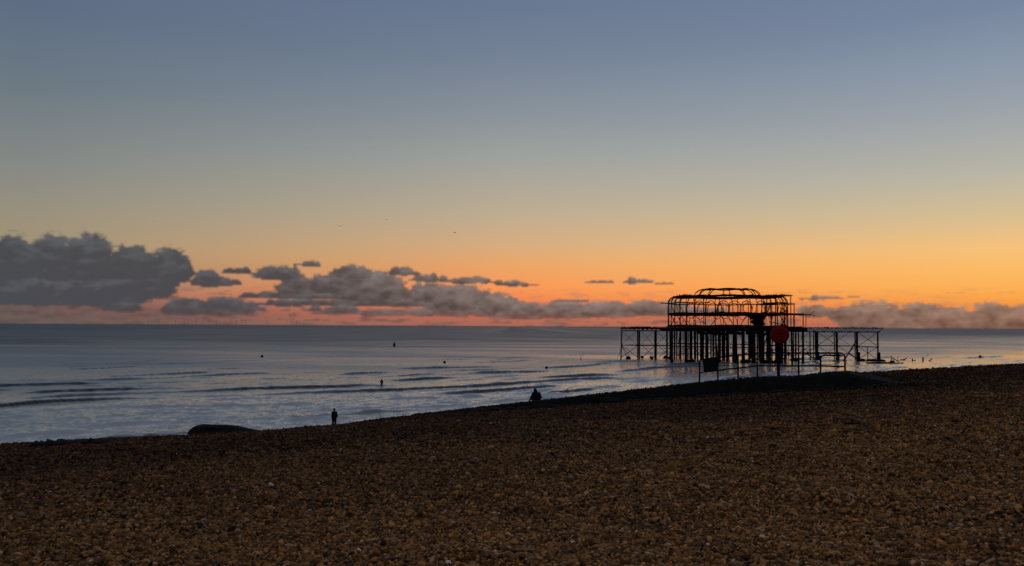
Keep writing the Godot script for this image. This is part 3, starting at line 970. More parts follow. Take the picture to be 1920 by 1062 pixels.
# ---------------------------------------------------------------- the pier
func build_pier() -> void:
	var o := thing("ruined_pier", "black burnt-out iron skeleton of a pier pavilion standing in the sea", "pier", Vector3(72.0, 0, -298.0), deg_to_rad(-6.0))
	rng.seed = 5
	# local axes: x along the pier's front, z towards the beach, y up
	var P := func(u: float, h: float, v: float) -> Vector3:
		return Vector3(u, h, -v)
	# --- columns under the middle platform: [u, width]
	var front := [[-19.8, 0.85], [-15.5, 1.05], [-9.1, 1.0], [-5.2, 0.55], [-0.5, 1.25], [1.9, 1.05], [5.0, 1.3], [7.7, 1.3], [9.8, 0.95], [13.2, 0.95], [16.5, 0.6], [19.9, 0.6]]
	for c in front:
		part("column", one_beam(P.call(c[0] + rng.randf_range(-0.1, 0.1), -3.0, -24.0), P.call(c[0], 10.0, -24.0), c[1], c[1], c[1] * 0.82), M.iron, o)
	var mid := [[-16.4, 0.35], [-15.2, 0.6], [-12.5, 0.4], [-11.7, 0.4], [-10.9, 0.5], [-10.1, 0.35], [-9.2, 0.5], [-7.9, 0.5], [-5.5, 0.4], [-4.3, 0.35], [-3.4, 0.5], [-2.5, 0.5], [-1.1, 0.7], [0.8, 0.8], [4.2, 0.5], [7.5, 0.7], [10.1, 0.5], [12.2, 0.5], [15.3, 0.8], [16.3, 0.6], [17.7, 0.6], [18.8, 0.6], [20.1, 0.55], [22.7, 0.5], [23.4, 0.35], [24.0, 0.35], [24.6, 0.4]]
	for i in 30:
		# the far rows, seen between the near ones
		var u := -18.5 + i * 1.42 + rng.randf_range(-0.45, 0.45)
		part("column", one_beam(P.call(u, -3.0, 13.0 + 4.0 * (i % 2)), P.call(u + rng.randf_range(-0.15, 0.15), 10.0, 13.0 + 4.0 * (i % 2)), rng.randf_range(0.25, 0.6)), M.iron, o)
	var rows := [-12.0, 0.0, 9.0, 18.0]
	for i in mid.size():
		var v: float = rows[(i * 7) % 4]
		var k := 1.0 + (v / 330.0)
		part("column", one_beam(P.call(mid[i][0] * k + v * 0.02 + rng.randf_range(-0.15, 0.15), -3.0, v), P.call(mid[i][0] * k + v * 0.02, 10.0, v), mid[i][1], mid[i][1], mid[i][1] * 0.9), M.iron, o)
	# --- landing stages left and right
	for c in [[-35.1, -34.75, 0.42], [-29.3, -29.3, 0.5], [-23.5, -23.5, 0.45], [-17.8, -17.8, 0.85]]:
		part("column", one_beam(P.call(c[0], -3.0, 3.0), P.call(c[1], 9.9, 3.0), c[2]), M.iron, o)
	for c in [[-28.4, 0.5], [-22.6, 0.5]]:
		part("column", one_beam(P.call(c[0], -3.0, 12.0), P.call(c[0], 9.9, 12.0), c[1]), M.iron, o)
	for c in [[28.0, 0.32, 0.32], [30.1, 0.8, 1.0], [36.7, 0.62, 0.62], [43.2, 0.6, 0.6], [49.9, 0.42, 0.42]]:
		part("column", one_beam(P.call(c[0], -3.0, 3.0), P.call(c[0], 9.9, 3.0), c[1], c[1], c[2]), M.iron, o)
	for u in [30.4, 36.9, 43.6, 50.1]:
		# thick footing sleeves
		part("footing", one_beam(P.call(u, -2.0, 2.9), P.call(u, 3.0, 2.9), 1.05, 1.05, 0.9), M.weed, o)
	for c in [[31.2, 0.3], [38.2, 0.3], [45.0, 0.3]]:
		part("column", one_beam(P.call(c[0], -3.0, 12.0), P.call(c[0], 9.9, 12.0), c[1]), M.iron, o)
	part("column", one_rod([P.call(46.6, -2.0, 3.0), P.call(46.6, 4.9, 3.0)], 0.14), M.iron, o)
	# --- decks
	for v in [-24.0, -13.0, -2.0, 9.0, 18.0]:
		part("deck_girder", one_beam(P.call(-20.4, 10.35, v), P.call(21.2 if v < 0.0 else 25.2, 10.45, v), 0.5, 1.3), M.iron, o)
	for i in 9:
		# beams and pipes slung under the middle of the deck
		var u := -12.0 + i * 3.0
		part("underdeck_beam", one_beam(P.call(u, 9.6 - 0.4 * rng.randf(), -23.0), P.call(u + rng.randf_range(1.5, 4.5), 9.3 - 0.5 * rng.randf(), -21.0), 0.5, 0.9), M.iron, o)
	for i in 12:
		var u := -20.0 + i * 3.72
		part("cross_girder", one_beam(P.call(u, 10.5, -24.6), P.call(u, 10.5, 18.6), 0.4, 1.0), M.iron, o)
	for i in 9:
		# surviving strips of decking
		var v := -23.0 + i * 4.6
		part("deck_plank", one_beam(P.call(-20.3 + rng.randf() * 3.0, 11.2, v), P.call(21.0 - rng.randf() * 4.0, 11.25, v), 3.4, 0.35), M.rust, o)
	for v in [3.0, 12.0]:
		part("landing_girder", one_beam(P.call(-35.0, 9.75, v), P.call(-18.0, 9.75, v), 0.35, 0.32), M.iron, o)
		part("landing_girder", one_beam(P.call(-34.8, 10.75, v), P.call(-18.0, 10.85, v), 0.3, 0.28), M.iron, o)
	for i in 12:
		var u := -34.8 + i * 1.5
		part("landing_joist", one_beam(P.call(u, 10.3, 2.8), P.call(u + rng.randf_range(-0.2, 0.2), 10.3 + rng.randf_range(-0.1, 0.3), 12.2), 0.25, 0.5), M.rust, o)
	part("left_decking", one_beam(P.call(-34.6, 10.5, 7.5), P.call(-18.2, 10.55, 7.5), 7.6, 0.4), M.rust, o)
	for v in [3.0, 12.0]:
		part("truss_chord", one_beam(P.call(21.0, 9.75, v), P.call(50.6, 9.7, v), 0.3, 0.26), M.iron, o)
		part("truss_chord", one_beam(P.call(21.0, 11.1, v), P.call(51.9, 11.05, v), 0.22, 0.2), M.iron, o)
	for i in 21:
		var u := 21.3 + i * 1.45
		var up := i % 2 == 0
		part("lattice_bar", one_beam(P.call(u, 9.75 if up else 11.1, 3.0), P.call(u + 1.45, 11.1 if up else 9.75, 3.0), 0.13), M.iron, o)
		part("lattice_bar", one_beam(P.call(u, 11.1 if up else 9.75, 12.0), P.call(u + 1.45, 9.75 if up else 11.1, 12.0), 0.12), M.iron, o)
		if i % 2 == 0:
			part("landing_joist", one_beam(P.call(u, 11.0, 2.8), P.call(u + rng.randf_range(-0.3, 0.3), 11.05, 12.2), 0.16, 0.16), M.iron, o)
	part("broken_end", one_rod([P.call(50.0, 9.7, 3.0), P.call(51.9, 11.2, 3.0)], 0.1), M.iron, o)
	# --- bracing rails and crosses under the decks
	part("tie_beam", one_beam(P.call(-35.0, 4.75, 3.0), P.call(-17.8, 4.6, 3.0), 0.22, 0.25), M.iron, o)
	part("tie_beam", one_beam(P.call(-33.0, 4.7, 12.0), P.call(-17.8, 4.7, 12.0), 0.16), M.iron, o)
	part("tie_beam", one_beam(P.call(-19.8, 6.0, -24.0), P.call(4.0, 5.8, -24.0), 0.26, 0.3), M.iron, o)
	part("tie_beam", one_beam(P.call(-19.8, 5.0, -24.0), P.call(8.0, 4.9, -24.0), 0.26, 0.3), M.iron, o)
	part("tie_beam", one_beam(P.call(-8.0, 6.9, -13.0), P.call(-2.0, 6.9, -13.0), 0.25, 0.3), M.iron, o)
	part("tie_beam", one_beam(P.call(6.0, 5.4, -24.0), P.call(19.9, 5.5, -24.0), 0.22, 0.24), M.iron, o)
	part("tie_beam", one_beam(P.call(14.0, 5.1, 3.0), P.call(43.2, 5.1, 3.0), 0.26, 0.3), M.iron, o)
	part("tie_beam", one_beam(P.call(43.2, 4.9, 3.0), P.call(50.0, 4.75, 3.0), 0.26, 0.32), M.iron, o)
	var crosses := [[-34.8, -29.3, 0.6, 4.7, 3.0], [-27.8, -23.5, 0.6, 4.7, 3.0], [-22.3, -17.8, 0.6, 4.7, 3.0], [-34.8, -29.3, 4.8, 9.6, 12.0], [-28.0, -23.5, 4.8, 9.6, 12.0], [-22.3, -18.0, 4.8, 9.6, 12.0],
		[30.5, 36.7, 5.2, 9.6, 3.0], [37.0, 43.2, 5.2, 9.6, 12.0], [43.6, 49.9, 5.0, 9.6, 3.0], [30.5, 36.7, 0.6, 5.0, 3.0], [37.0, 43.2, 0.8, 5.0, 3.0], [43.6, 49.9, 0.6, 4.8, 3.0], [24.8, 30.0, 5.2, 9.6, 12.0], [24.8, 30.0, 0.6, 5.0, 3.0]]
	for c in crosses:
		var w := 0.09 if c[4] < 5.0 else 0.06
		part("brace", one_rod([P.call(c[0], c[2], c[4]), P.call(c[1], c[3], c[4])], w, 5), M.iron, o)
		part("brace", one_rod([P.call(c[0], c[3], c[4] + 0.2), P.call(c[1], c[2], c[4] + 0.2)], w, 5), M.iron, o)
	for i in 24:
		# broken, leaning piles
		var u := rng.randf_range(-18.5, 23.0)
		var v := rng.randf_range(-22.0, 16.0)
		part("leaning_pile", one_rod([P.call(u, -2.0, v), P.call(u + rng.randf_range(-0.5, 0.5), rng.randf_range(3.0, 6.0), v), P.call(u + rng.randf_range(-1.4, 1.4), rng.randf_range(6.5, 9.9), v)], rng.randf_range(0.1, 0.24), 6), M.iron, o)
	for i in 30:
		# thin cross bracing between the middle rows
		var u := -19.5 + i * 1.36
		var low: float = [0.4, 5.2][i % 2]
		var v: float = [-23.0, -6.0, 6.0, 16.0][(i * 3) % 4]
		var w := rng.randf_range(2.6, 4.4) * (1.0 if i % 4 < 2 else -1.0)
		part("brace", one_rod([P.call(u, low, v), P.call(u + w, low + rng.randf_range(3.4, 4.5), v)], 0.07, 5), M.iron, o)
	for i in 14:
		# fallen and bent rods among the middle columns
		var u := rng.randf_range(-19.0, 22.0)
		var w := rng.randf_range(2.0, 6.0) * (1.0 if rng.randf() < 0.5 else -1.0)
		var v := rng.randf_range(-23.0, 12.0)
		part("brace", one_rod([P.call(u, rng.randf_range(0.2, 2.0), v), P.call(u + w * 0.5, rng.randf_range(2.0, 4.5), v), P.call(u + w, rng.randf_range(3.0, 6.0), v + 1.0)], 0.12, 5), M.iron, o)
	part("fallen_girder", one_beam(P.call(42.9, 6.9, 2.4), P.call(38.5, -0.2, 2.0), 0.34), M.iron, o)
	part("fallen_girder", one_beam(P.call(26.2, 2.8, 2.4), P.call(30.3, -0.2, 2.2), 0.4), M.iron, o)
	part("fallen_girder", one_beam(P.call(40.4, 2.6, 2.4), P.call(43.5, 0.4, 2.2), 0.4), M.iron, o)
	for c in [[-32.5, 0.5, 0.9], [-27.8, 0.7, 0.6], [-24.6, 0.6, 0.8], [-19.8, 0.7, 0.9], [-18.6, 0.6, 0.5], [-13.5, 0.4, 1.4], [-6.0, 0.5, 1.6], [3.2, 0.4, 1.7], [9.0, 0.4, 1.3], [12.6, 0.4, 1.6], [18.0, 0.5, 1.4], [23.0, 0.4, 1.5], [45.0, 0.3, 0.9], [47.8, 0.2, 2.1], [50.4, 0.1, 2.2]]:
		# tangled wreckage at the waterline
		var m := part("wreckage", lump(Vector3(c[2], 0.55, 0.9), 500 + int(c[0] * 3.0), 0.5), M.weed, o)
		m.position = P.call(c[0], c[1], 3.0 if absf(c[0]) > 17.0 else -20.0)
	part("hanging_cable", one_rod([P.call(-34.9, 4.3, 3.0), P.call(-35.6, 1.5, 3.0), P.call(-36.4, 0.0, 3.0)], 0.05, 5), M.iron, o)
	part("hanging_cable", one_rod([P.call(-34.7, 4.4, 3.0), P.call(-33.6, 2.0, 3.0), P.call(-33.0, 0.6, 3.0)], 0.08, 5), M.iron, o)
	part("hanging_cable", one_rod([P.call(-34.7, 4.4, 3.0), P.call(-32.9, 2.2, 3.0), P.call(-32.2, 0.8, 3.0)], 0.08, 5), M.iron, o)

	# --- the pavilion: ribs round a long oval, an annular roof and a lantern dome
	var A := 19.3
	var B := 14.0
	var ring := func(t: float, s: float, h: float) -> Vector3:
		# superellipse
		var c := cos(t)
		var n := sin(t)
		var e := 0.74
		return P.call(A * s * signf(c) * pow(absf(c), e), h, -2.0 + B * s * signf(n) * pow(absf(n), e))
	var seg := 48
	var hoops := [["floor_ring", 1.0, 15.4, 0.45, 0.8], ["rail_ring", 1.0, 18.95, 0.3, 0.35], ["roof_ring", 0.9, 21.15, 0.45, 0.62], ["lantern_base_ring", 0.56, 21.35, 0.35, 0.5], ["lantern_top_ring", 0.36, 23.75, 0.32, 0.36], ["sill_ring", 1.0, 11.6, 0.3, 0.35]]
	for hp in hoops:
		var st := begin()
		for i in seg:
			var t0 := TAU * i / seg
			var t1 := TAU * (i + 1) / seg
			if hp[0] == "rail_ring":
				# broken away along the front right
				if t0 > 4.45 and t0 < 5.1:
					continue
			var sag0 := 0.12 * sin(t0 * 7.0)
			var sag1 := 0.12 * sin(t1 * 7.0)
			beam(st, ring.call(t0, hp[1], hp[2] + sag0), ring.call(t1, hp[1], hp[2] + sag1), hp[3], hp[4])
		part(hp[0], st.commit(), M.rust, o)
	var ribs := 34
	for i in ribs:
		var t := TAU * (i + 0.5) / ribs
		var gap := t > 5.15 and t < 5.5
		var twist := rng.randf_range(-0.004, 0.004)
		var pts: Array = [ring.call(t, 1.0, 15.4)]
		for k in 8:
			var a := PI * 0.5 * k / 7.0
			pts.append(ring.call(t + twist * k, 1.0 - 0.1 * (1.0 - cos(a)), 18.7 + 2.5 * sin(a)))
		if gap:
			pts.resize(5)
		part("rib", one_rod(pts, 0.135, 6), M.rust, o)
		part("wall_post", one_rod([ring.call(t, 1.0, 11.3), ring.call(t + rng.randf_range(-0.01, 0.01), 1.0, 15.4)], 0.115 if i % 3 != 0 else 0.17, 6), M.rust, o)
		if not gap:
			part("roof_rafter", one_rod([ring.call(t, 0.9, 21.25), ring.call(t, 0.72, 21.5 + rng.randf_range(-0.3, 0.1)), ring.call(t, 0.56, 21.4)], 0.15, 5), M.rust, o)
	for i in 14:
		var t := TAU * (i + 0.25) / 14
		var pts: Array = []
		for k in 8:
			var a := PI * 0.5 * k / 7.0
			pts.append(ring.call(t, 0.56 - 0.2 * (1.0 - cos(a)), 21.4 + 2.4 * sin(a)))
		part("lantern_rib", one_rod(pts, 0.15, 6), M.rust, o)
	part("lantern_ridge", one_beam(P.call(-6.9, 23.85, -2.0), P.call(7.2, 23.8, -2.0), 0.4, 0.35), M.rust, o)
	# arched window frames in the front and rear walls
	for c in [[-2.9, 1.9], [0.6, 1.9], [4.3, 1.7], [-10.5, 1.5], [-6.8, 1.5], [8.8, 1.5]]:
		for v in [-15.6, 11.6]:
			var pts: Array = []
			for k in 13:
				var a := PI * k / 12.0
				pts.append(P.call(c[0] + c[1] * cos(a), 17.2 + 2.3 * sin(a), v))
			pts.push_front(P.call(c[0] + c[1], 15.6, v))
			pts.append(P.call(c[0] - c[1], 15.6, v))
			part("window_arch", one_rod(pts, 0.13, 5), M.rust, o)
	# floor joists
	for i in 11:
		var u := -17.0 + i * 3.4
		var half := 13.0 * sqrt(maxf(0.05, 1.0 - pow(absf(u) / 20.5, 3.0)))
		part("floor_joist", one_beam(P.call(u, 15.3, -2.0 - half), P.call(u, 15.3, -2.0 + half), 0.28, 0.5), M.rust, o)
	for v in [-12.0, -6.0, 2.0, 8.0]:
		part("floor_joist", one_beam(P.call(-16.5, 15.15, v), P.call(17.5, 15.3, v), 0.3, 0.62), M.rust, o)
	# the part that reaches out to the right, half collapsed
	part("balcony_beam", one_beam(P.call(18.5, 15.6, -3.0), P.call(24.6, 15.45, -3.0), 0.4, 0.55), M.rust, o)
	part("balcony_beam", one_beam(P.call(24.5, 15.45, -3.0), P.call(28.7, 15.15, -3.0), 0.3, 0.34, 0.12), M.rust, o)
	part("balcony_beam", one_beam(P.call(18.5, 15.5, 5.0), P.call(25.6, 15.4, 5.0), 0.35, 0.45), M.rust, o)
	part("balcony_beam", one_rod([P.call(26.4, 15.3, -3.0), P.call(28.3, 16.6, -3.0)], 0.08, 5), M.rust, o)
	part("balcony_beam", one_beam(P.call(10.5, 18.9, 0.0), P.call(22.5, 18.95, 0.0), 0.4, 0.42), M.rust, o)
	part("balcony_beam", one_beam(P.call(16.0, 21.4, 0.0), P.call(21.3, 21.65, 0.0), 0.25, 0.3), M.rust, o)
	part("balcony_beam", one_beam(P.call(-21.9, 19.15, -2.0), P.call(-18.8, 18.95, -2.0), 0.3, 0.34), M.rust, o)
	for c in [[21.2, 11.2, 21.8, 0.16, 0.0], [22.3, 11.2, 19.0, 0.15, 0.0], [23.1, 11.2, 15.4, 0.1, 5.0], [24.5, 11.2, 16.1, 0.17, -3.0], [25.4, 11.2, 15.4, 0.12, -3.0], [20.0, 11.2, 15.4, 0.13, 5.0], [13.5, 11.2, 15.4, 0.2, -14.0], [14.0, 15.4, 21.2, 0.18, -12.0], [10.9, 15.4, 21.2, 0.16, -14.0]]:
		part("standing_post", one_rod([P.call(c[0], c[1], c[4]), P.call(c[0], c[2], c[4])], c[3], 6), M.rust, o)
	# diagonal and sagging iron
	for c in [[-19.0, 11.4, -17.4, 15.2], [-17.4, 11.4, -19.0, 15.2], [-16.0, 15.2, -13.4, 11.4], [-6.3, 11.4, -3.6, 15.2], [-1.0, 11.4, -3.0, 15.0], [1.5, 11.4, -1.2, 15.0], [3.0, 11.4, 5.2, 15.0], [12.4, 13.0, 18.4, 11.5], [16.0, 11.4, 18.0, 15.0], [17.8, 11.4, 15.6, 15.0], [15.6, 15.6, 17.4, 19.0], [17.0, 15.6, 18.6, 18.8], [11.6, 15.6, 12.8, 18.6], [-19.1, 18.6, -17.9, 15.8], [-17.4, 18.8, -16.6, 15.9]]:
		part("brace", one_rod([P.call(c[0], c[1], -10.0), P.call(c[2], c[3], -10.0)], 0.13, 5), M.rust, o)
	for i in 9:
		var u := -14.5 + i * 2.7
		var pts: Array = []
		for k in 7:
			var s := k / 6.0
			pts.append(P.call(u + s * 3.2, 15.0 - (1.1 + 0.5 * sin(i * 2.3)) * sin(PI * s), -14.5))
		part("sagging_iron", one_rod(pts, 0.1, 5), M.rust, o)
	for i in 34:
		var upper := i % 2 == 0
		var u := rng.randf_range(-18.0, 18.0)
		var h := 15.6 if upper else 11.4
		var lean := rng.randf_range(-1.6, 1.6)
		var tall := rng.randf_range(1.2, 4.6 if upper else 3.6)
		var v := rng.randf_range(-14.0, 8.0)
		part("bent_bar", one_rod([P.call(u, h, v), P.call(u + lean * 0.3, h + tall * 0.5, v), P.call(u + lean, h + tall, v + 0.3)], rng.randf_range(0.07, 0.14), 5), M.rust, o)
	for i in 22:
		var u := rng.randf_range(-18.0, 18.0)
		var h: float = [21.0, 15.1, 10.0][i % 3]
		var drop := rng.randf_range(0.5, 2.2)
		part("hanging_scrap", one_beam(P.call(u, h, -13.5), P.call(u + rng.randf_range(-0.9, 0.9), h - drop, -13.3), rng.randf_range(0.15, 0.5), 0.1, 0.06), M.rust, o)
	# the collapsed heap of roofing hanging through the floor
	var heap := begin()
	var hn := FastNoiseLite.new()
	hn.seed = 9
	hn.frequency = 0.35
	heap.set_smooth_group(0)
	var hp2 := func(i: int, k: int) -> Vector3:
		var y := i / 7.0
		var rad := lerpf(2.5, 0.8, smoothstep(0.0, 0.9, y)) * (1.0 if i < 7 else 0.1)
		var a := TAU * (k % 14) / 14.0
		var pnt := Vector3(8.0 + 0.6 * y + cos(a) * rad, 15.4 - 4.1 * y, 12.0 + sin(a) * rad * 0.9)
		return pnt + Vector3(hn.get_noise_3dv(pnt * 3.0), hn.get_noise_3dv(pnt * 3.0 + Vector3(40, 0, 0)) * 0.8, 0) * 2.6
	for i in 8:
		for k in 14:
			for e in [[0, 0], [0, 1], [1, 1], [0, 0], [1, 1], [1, 0]]:
				heap.add_vertex(hp2.call(i + e[0], k + e[1]))
	heap.index()
	heap.generate_normals()
	part("collapsed_roofing", heap.commit(), M.rust, o)
	for i in 9:
		var u := 5.6 + i * 0.75
		part("torn_strip", one_beam(P.call(u, 14.8, -12.5), P.call(u + rng.randf_range(-1.4, 1.0), rng.randf_range(11.6, 13.0), -12.8), 0.3, 0.12, 0.1), M.rust, o)
	# ragged scraps standing on the roof and on the decks
	for e in [[-17.0, 17.0, 21.5, -13.5, 46, 0.5], [10.5, 20.5, 21.5, -8.0, 34, 0.75], [-34.6, -18.5, 10.9, 3.0, 30, 0.4], [-19.0, 21.0, 11.3, -23.5, 46, 0.4], [22.0, 51.5, 11.1, 3.0, 44, 0.4], [-12.0, 17.0, 15.9, -15.0, 36, 0.4]]:
		var st := begin()
		for i in e[4]:
			var u := rng.randf_range(e[0], e[1])
			var hgt: float = e[5] * rng.randf_range(0.2, 1.0)
			beam(st, P.call(u, e[2] - 0.2, e[3] + rng.randf_range(0, 3)), P.call(u + rng.randf_range(-0.4, 0.4), e[2] + hgt, e[3] + rng.randf_range(0, 3)), 0.16, 0.16, 0.05)
		for i in 12:
			var u := rng.randf_range(e[0], e[1] - 1.5)
			beam(st, P.call(u, e[2] + rng.randf_range(-0.1, 0.15), e[3]), P.call(u + rng.randf_range(0.8, 2.2), e[2] + rng.randf_range(-0.1, 0.25), e[3]), 0.4, 0.16)
		part("ragged_scraps", st.commit(), M.rust, o).set_meta("kind", "stuff")

func build_stumps() -> void:
	# remains of the pier's neck, standing in the shallows to the right
	var g := "broken iron stumps in the sea beside the pier"
	var spec := [
		[122.8, -287.3, "tallest broken iron stump right of the pier, with a bar leaning off it"],
		[131.1, -301.7, "thin upright iron stump, second right of the pier"],
		[135.8, -307.1, "low bent iron stump pointing right, third right of the pier"],
		[136.5, -302.4, "small squat iron stump, third from the right end of the row"],
		[140.2, -302.9, "upright short iron stump, second from the right end of the row"],
		[142.6, -303.2, "slanting iron stump at the right end of the row"]]
	for i in spec.size():
		var o := thing("pier_stump", spec[i][2], "pier stump", Vector3(spec[i][0], 0, spec[i][1]), 0.0, g)
		match i:
			0:
				part("upright", one_beam(Vector3(0, -2, 0), Vector3(-0.1, 2.3, 0), 0.3, 0.3, 0.14), M.weed, o)
				part("fallen_bar", one_beam(Vector3(0.1, 1.4, 0), Vector3(2.4, 0.25, 0.3), 0.28), M.weed, o)
				var m := part("rubble", lump(Vector3(0.9, 0.6, 0.7), 610, 0.4), M.weed, o)
				m.position = Vector3(0.2, 0.1, 0)
			1:
				part("upright", one_beam(Vector3(0, -2, 0), Vector3(0.05, 1.3, 0), 0.16, 0.16, 0.12), M.weed, o)
			2:
				part("upright", one_beam(Vector3(-0.8, -0.4, 0), Vector3(0.9, 0.9, 0), 0.4, 0.4, 0.15), M.weed, o)
				part("fallen_bar", one_beam(Vector3(-1.6, 0.1, 0), Vector3(0.2, 0.3, 0), 0.3), M.weed, o)
			3:
				part("upright", one_beam(Vector3(0, -2, 0), Vector3(-0.15, 0.75, 0), 0.5, 0.5, 0.3), M.weed, o)
				part("fallen_bar", one_beam(Vector3(0, 0.1, 0), Vector3(0.9, 0.15, 0), 0.24), M.weed, o)
			4:
				part("upright", one_beam(Vector3(0, -2, 0), Vector3(0, 1.25, 0), 0.42, 0.42, 0.36), M.weed, o)
			5:
				part("upright", one_beam(Vector3(-0.9, -0.5, 0), Vector3(0.9, 0.75, 0), 0.4, 0.4, 0.2), M.weed, o)
	var w := thing("sunken_wreckage", "long low black wreckage lying at the waterline at the pier's right foot", "wreckage", Vector3(117.0, 0, -279.0))
	var m2 := part("hull_plate", lump(Vector3(4.2, 0.45, 0.8), 620, 0.35, 6, 16), M.weed, w)
	m2.position = Vector3(-1.0, 0, 0)
	part("bent_bar", one_beam(Vector3(2.0, 0.1, 0), Vector3(6.0, 0.2, 0), 0.25), M.weed, w)

# ---------------------------------------------------------------- small things at sea and in the air
func build_floats() -> void:
	var ball := func(o: Node3D, r: float) -> void:
		var st := begin()
		var prof: Array = []
		for k in 9:
			var a := -PI * 0.5 + PI * k / 8.0
			prof.append(Vector2(maxf(0.001, cos(a) * r), r * 0.45 + sin(a) * r))
		lathe(st, prof, 14)
		part("float", st.commit(), M.buoy, o)
		var s2 := begin()
		lathe(s2, [Vector2(r * 0.3, r * 1.35), Vector2(r * 0.3, r * 1.6), Vector2(0.001, r * 1.62)], 10)
		part("mooring_eye", s2.commit(), M.buoy, o)
	var g := "dark round buoys off the beach"
	for b in [[-85.8, -305.5, 0.5, "dark round buoy nearest the left edge, far from the pier"], [-20.0, -265.0, 0.42, "dark round buoy right of the tall channel buoy, above the wading person"], [9.1, -231.7, 0.42, "dark round buoy above the seated hooded person"], [179.0, -339.6, 0.6, "dark round buoy right of the pier stumps"]]:
		var one := thing("buoy", b[3], "buoy", Vector3(b[0], 0, b[1]), 0.0, g)
		ball.call(one, b[2])
	var t := thing("tall_buoy", "tall dark channel buoy with a small topmark, farthest out", "buoy", Vector3(-62.5, 0, -472.7))
	t.scale = Vector3.ONE * 0.68
	var st := begin()
	lathe(st, [Vector2(0.95, -0.4), Vector2(1.0, 0.2), Vector2(0.9, 0.5), Vector2(0.8, 2.2), Vector2(0.6, 2.5), Vector2(0.001, 2.5)], 16)
	part("float", st.commit(), M.buoy, t)
	part("mast", one_rod([Vector3(0, 2.4, 0), Vector3(0.05, 3.3, 0)], 0.12, 6), M.buoy, t)
	var tm := begin()
	lathe(tm, [Vector2(0.001, 3.15), Vector2(0.4, 3.2), Vector2(0.3, 3.7), Vector2(0.001, 3.8)], 10)
	part("topmark", tm.commit(), M.buoy, t)
	var p := thing("marker_pole", "thin leaning marker pole in the sea left of the pier", "pole", Vector3(23.0, 0, -296.3))
	part("pole", one_rod([Vector3(-0.25, -1.0, 0), Vector3(0.25, 1.1, 0)], 0.09, 6), M.buoy, p)
	part("foot_float", lump(Vector3(0.25, 0.18, 0.25), 630, 0.1), M.buoy, p)
	# gulls
	for b in [[Vector3(-31.2, 29.0, -160.0), 0.9, 0.3, "leftmost of three tiny gulls flying above the clouds"], [Vector3(-22.8, 30.2, -160.0), 0.6, 1.0, "highest and faintest of three tiny gulls in the sky"], [Vector3(-10.4, 27.9, -160.0), 0.8, 2.2, "rightmost of three tiny gulls flying above the clouds"]]:
		var o := thing("gull", b[3], "bird", b[0], b[2], "gulls in flight")
		o.scale = Vector3.ONE * float(b[1])
		part("body", flesh_mesh([[Vector3(0, 0, 0.14), Vector3(0, 0, -0.1), 0.04, 0.06], [Vector3(0, 0.01, -0.1), Vector3(0, 0.02, -0.19), 0.05, 0.034], [Vector3(0, 0.015, -0.21), Vector3(0, 0.01, -0.26), 0.014, 0.008], [Vector3(0, 0, 0.14), Vector3(0, 0, 0.25), 0.035, 0.018]], 0.012, 0.02), M.feather, o)
		for s in [-1.0, 1.0]:
			var st2 := begin()
			beam(st2, Vector3(0.03 * s, 0.02, -0.03), Vector3(0.26 * s, 0.14, -0.06), 0.15, 0.02, 0.12)
			beam(st2, Vector3(0.26 * s, 0.14, -0.06), Vector3(0.58 * s, 0.06, 0.06), 0.12, 0.018, 0.03)
			part("wing", st2.commit(), M.feather, o)

func build_turbines() -> void:
	rng.seed = 21
	var tower := one_rod([Vector3(0, -2, 0), Vector3(0, 40, 0), Vector3(0, 82, 0)], 1.5, 8, 0.9)
	var nac := one_beam(Vector3(0, 83.5, -6), Vector3(0, 83.5, 6), 5.0, 5.0)
	var blade := one_beam(Vector3(0, 0, 0), Vector3(0, 54, 0), 1.7, 0.6, 0.4)
	var xs := [-5945.0, -5771.0, -5500.0, -5353.0, -5292.0, -5152.0, -5050.0, -4943.0, -4830.0, -4595.0, -4499.0, -4421.0, -4351.0, -4003.0, -3680.0, -3611.0, -3524.0]
	var nth := ["leftmost", "second from the left", "third from the left", "fourth from the left", "fifth from the left", "sixth from the left", "seventh from the left", "eighth from the left", "middle one", "eighth from the right", "seventh from the right", "sixth from the right", "fifth from the right", "fourth from the right", "third from the right", "second from the right", "rightmost"]
	for i in xs.size():
		var d := rng.randf_range(0.93, 1.06)
		var o := thing("wind_turbine", "faint far-off wind turbine on the left horizon, %s of the row" % nth[i], "wind turbine", Vector3(xs[i] * d, 0, -14500.0 * d), deg_to_rad(25), "wind turbines on the left horizon")
		part("tower", tower, M.turbine, o)
		part("nacelle", nac, M.turbine, o)
		var turn := rng.randf_range(0, TAU)
		for k in 3:
			var b := part("blade", blade, M.turbine, o)
			b.position = Vector3(0, 83.5, 7.5)
			b.rotation.z = turn + TAU * k / 3.0

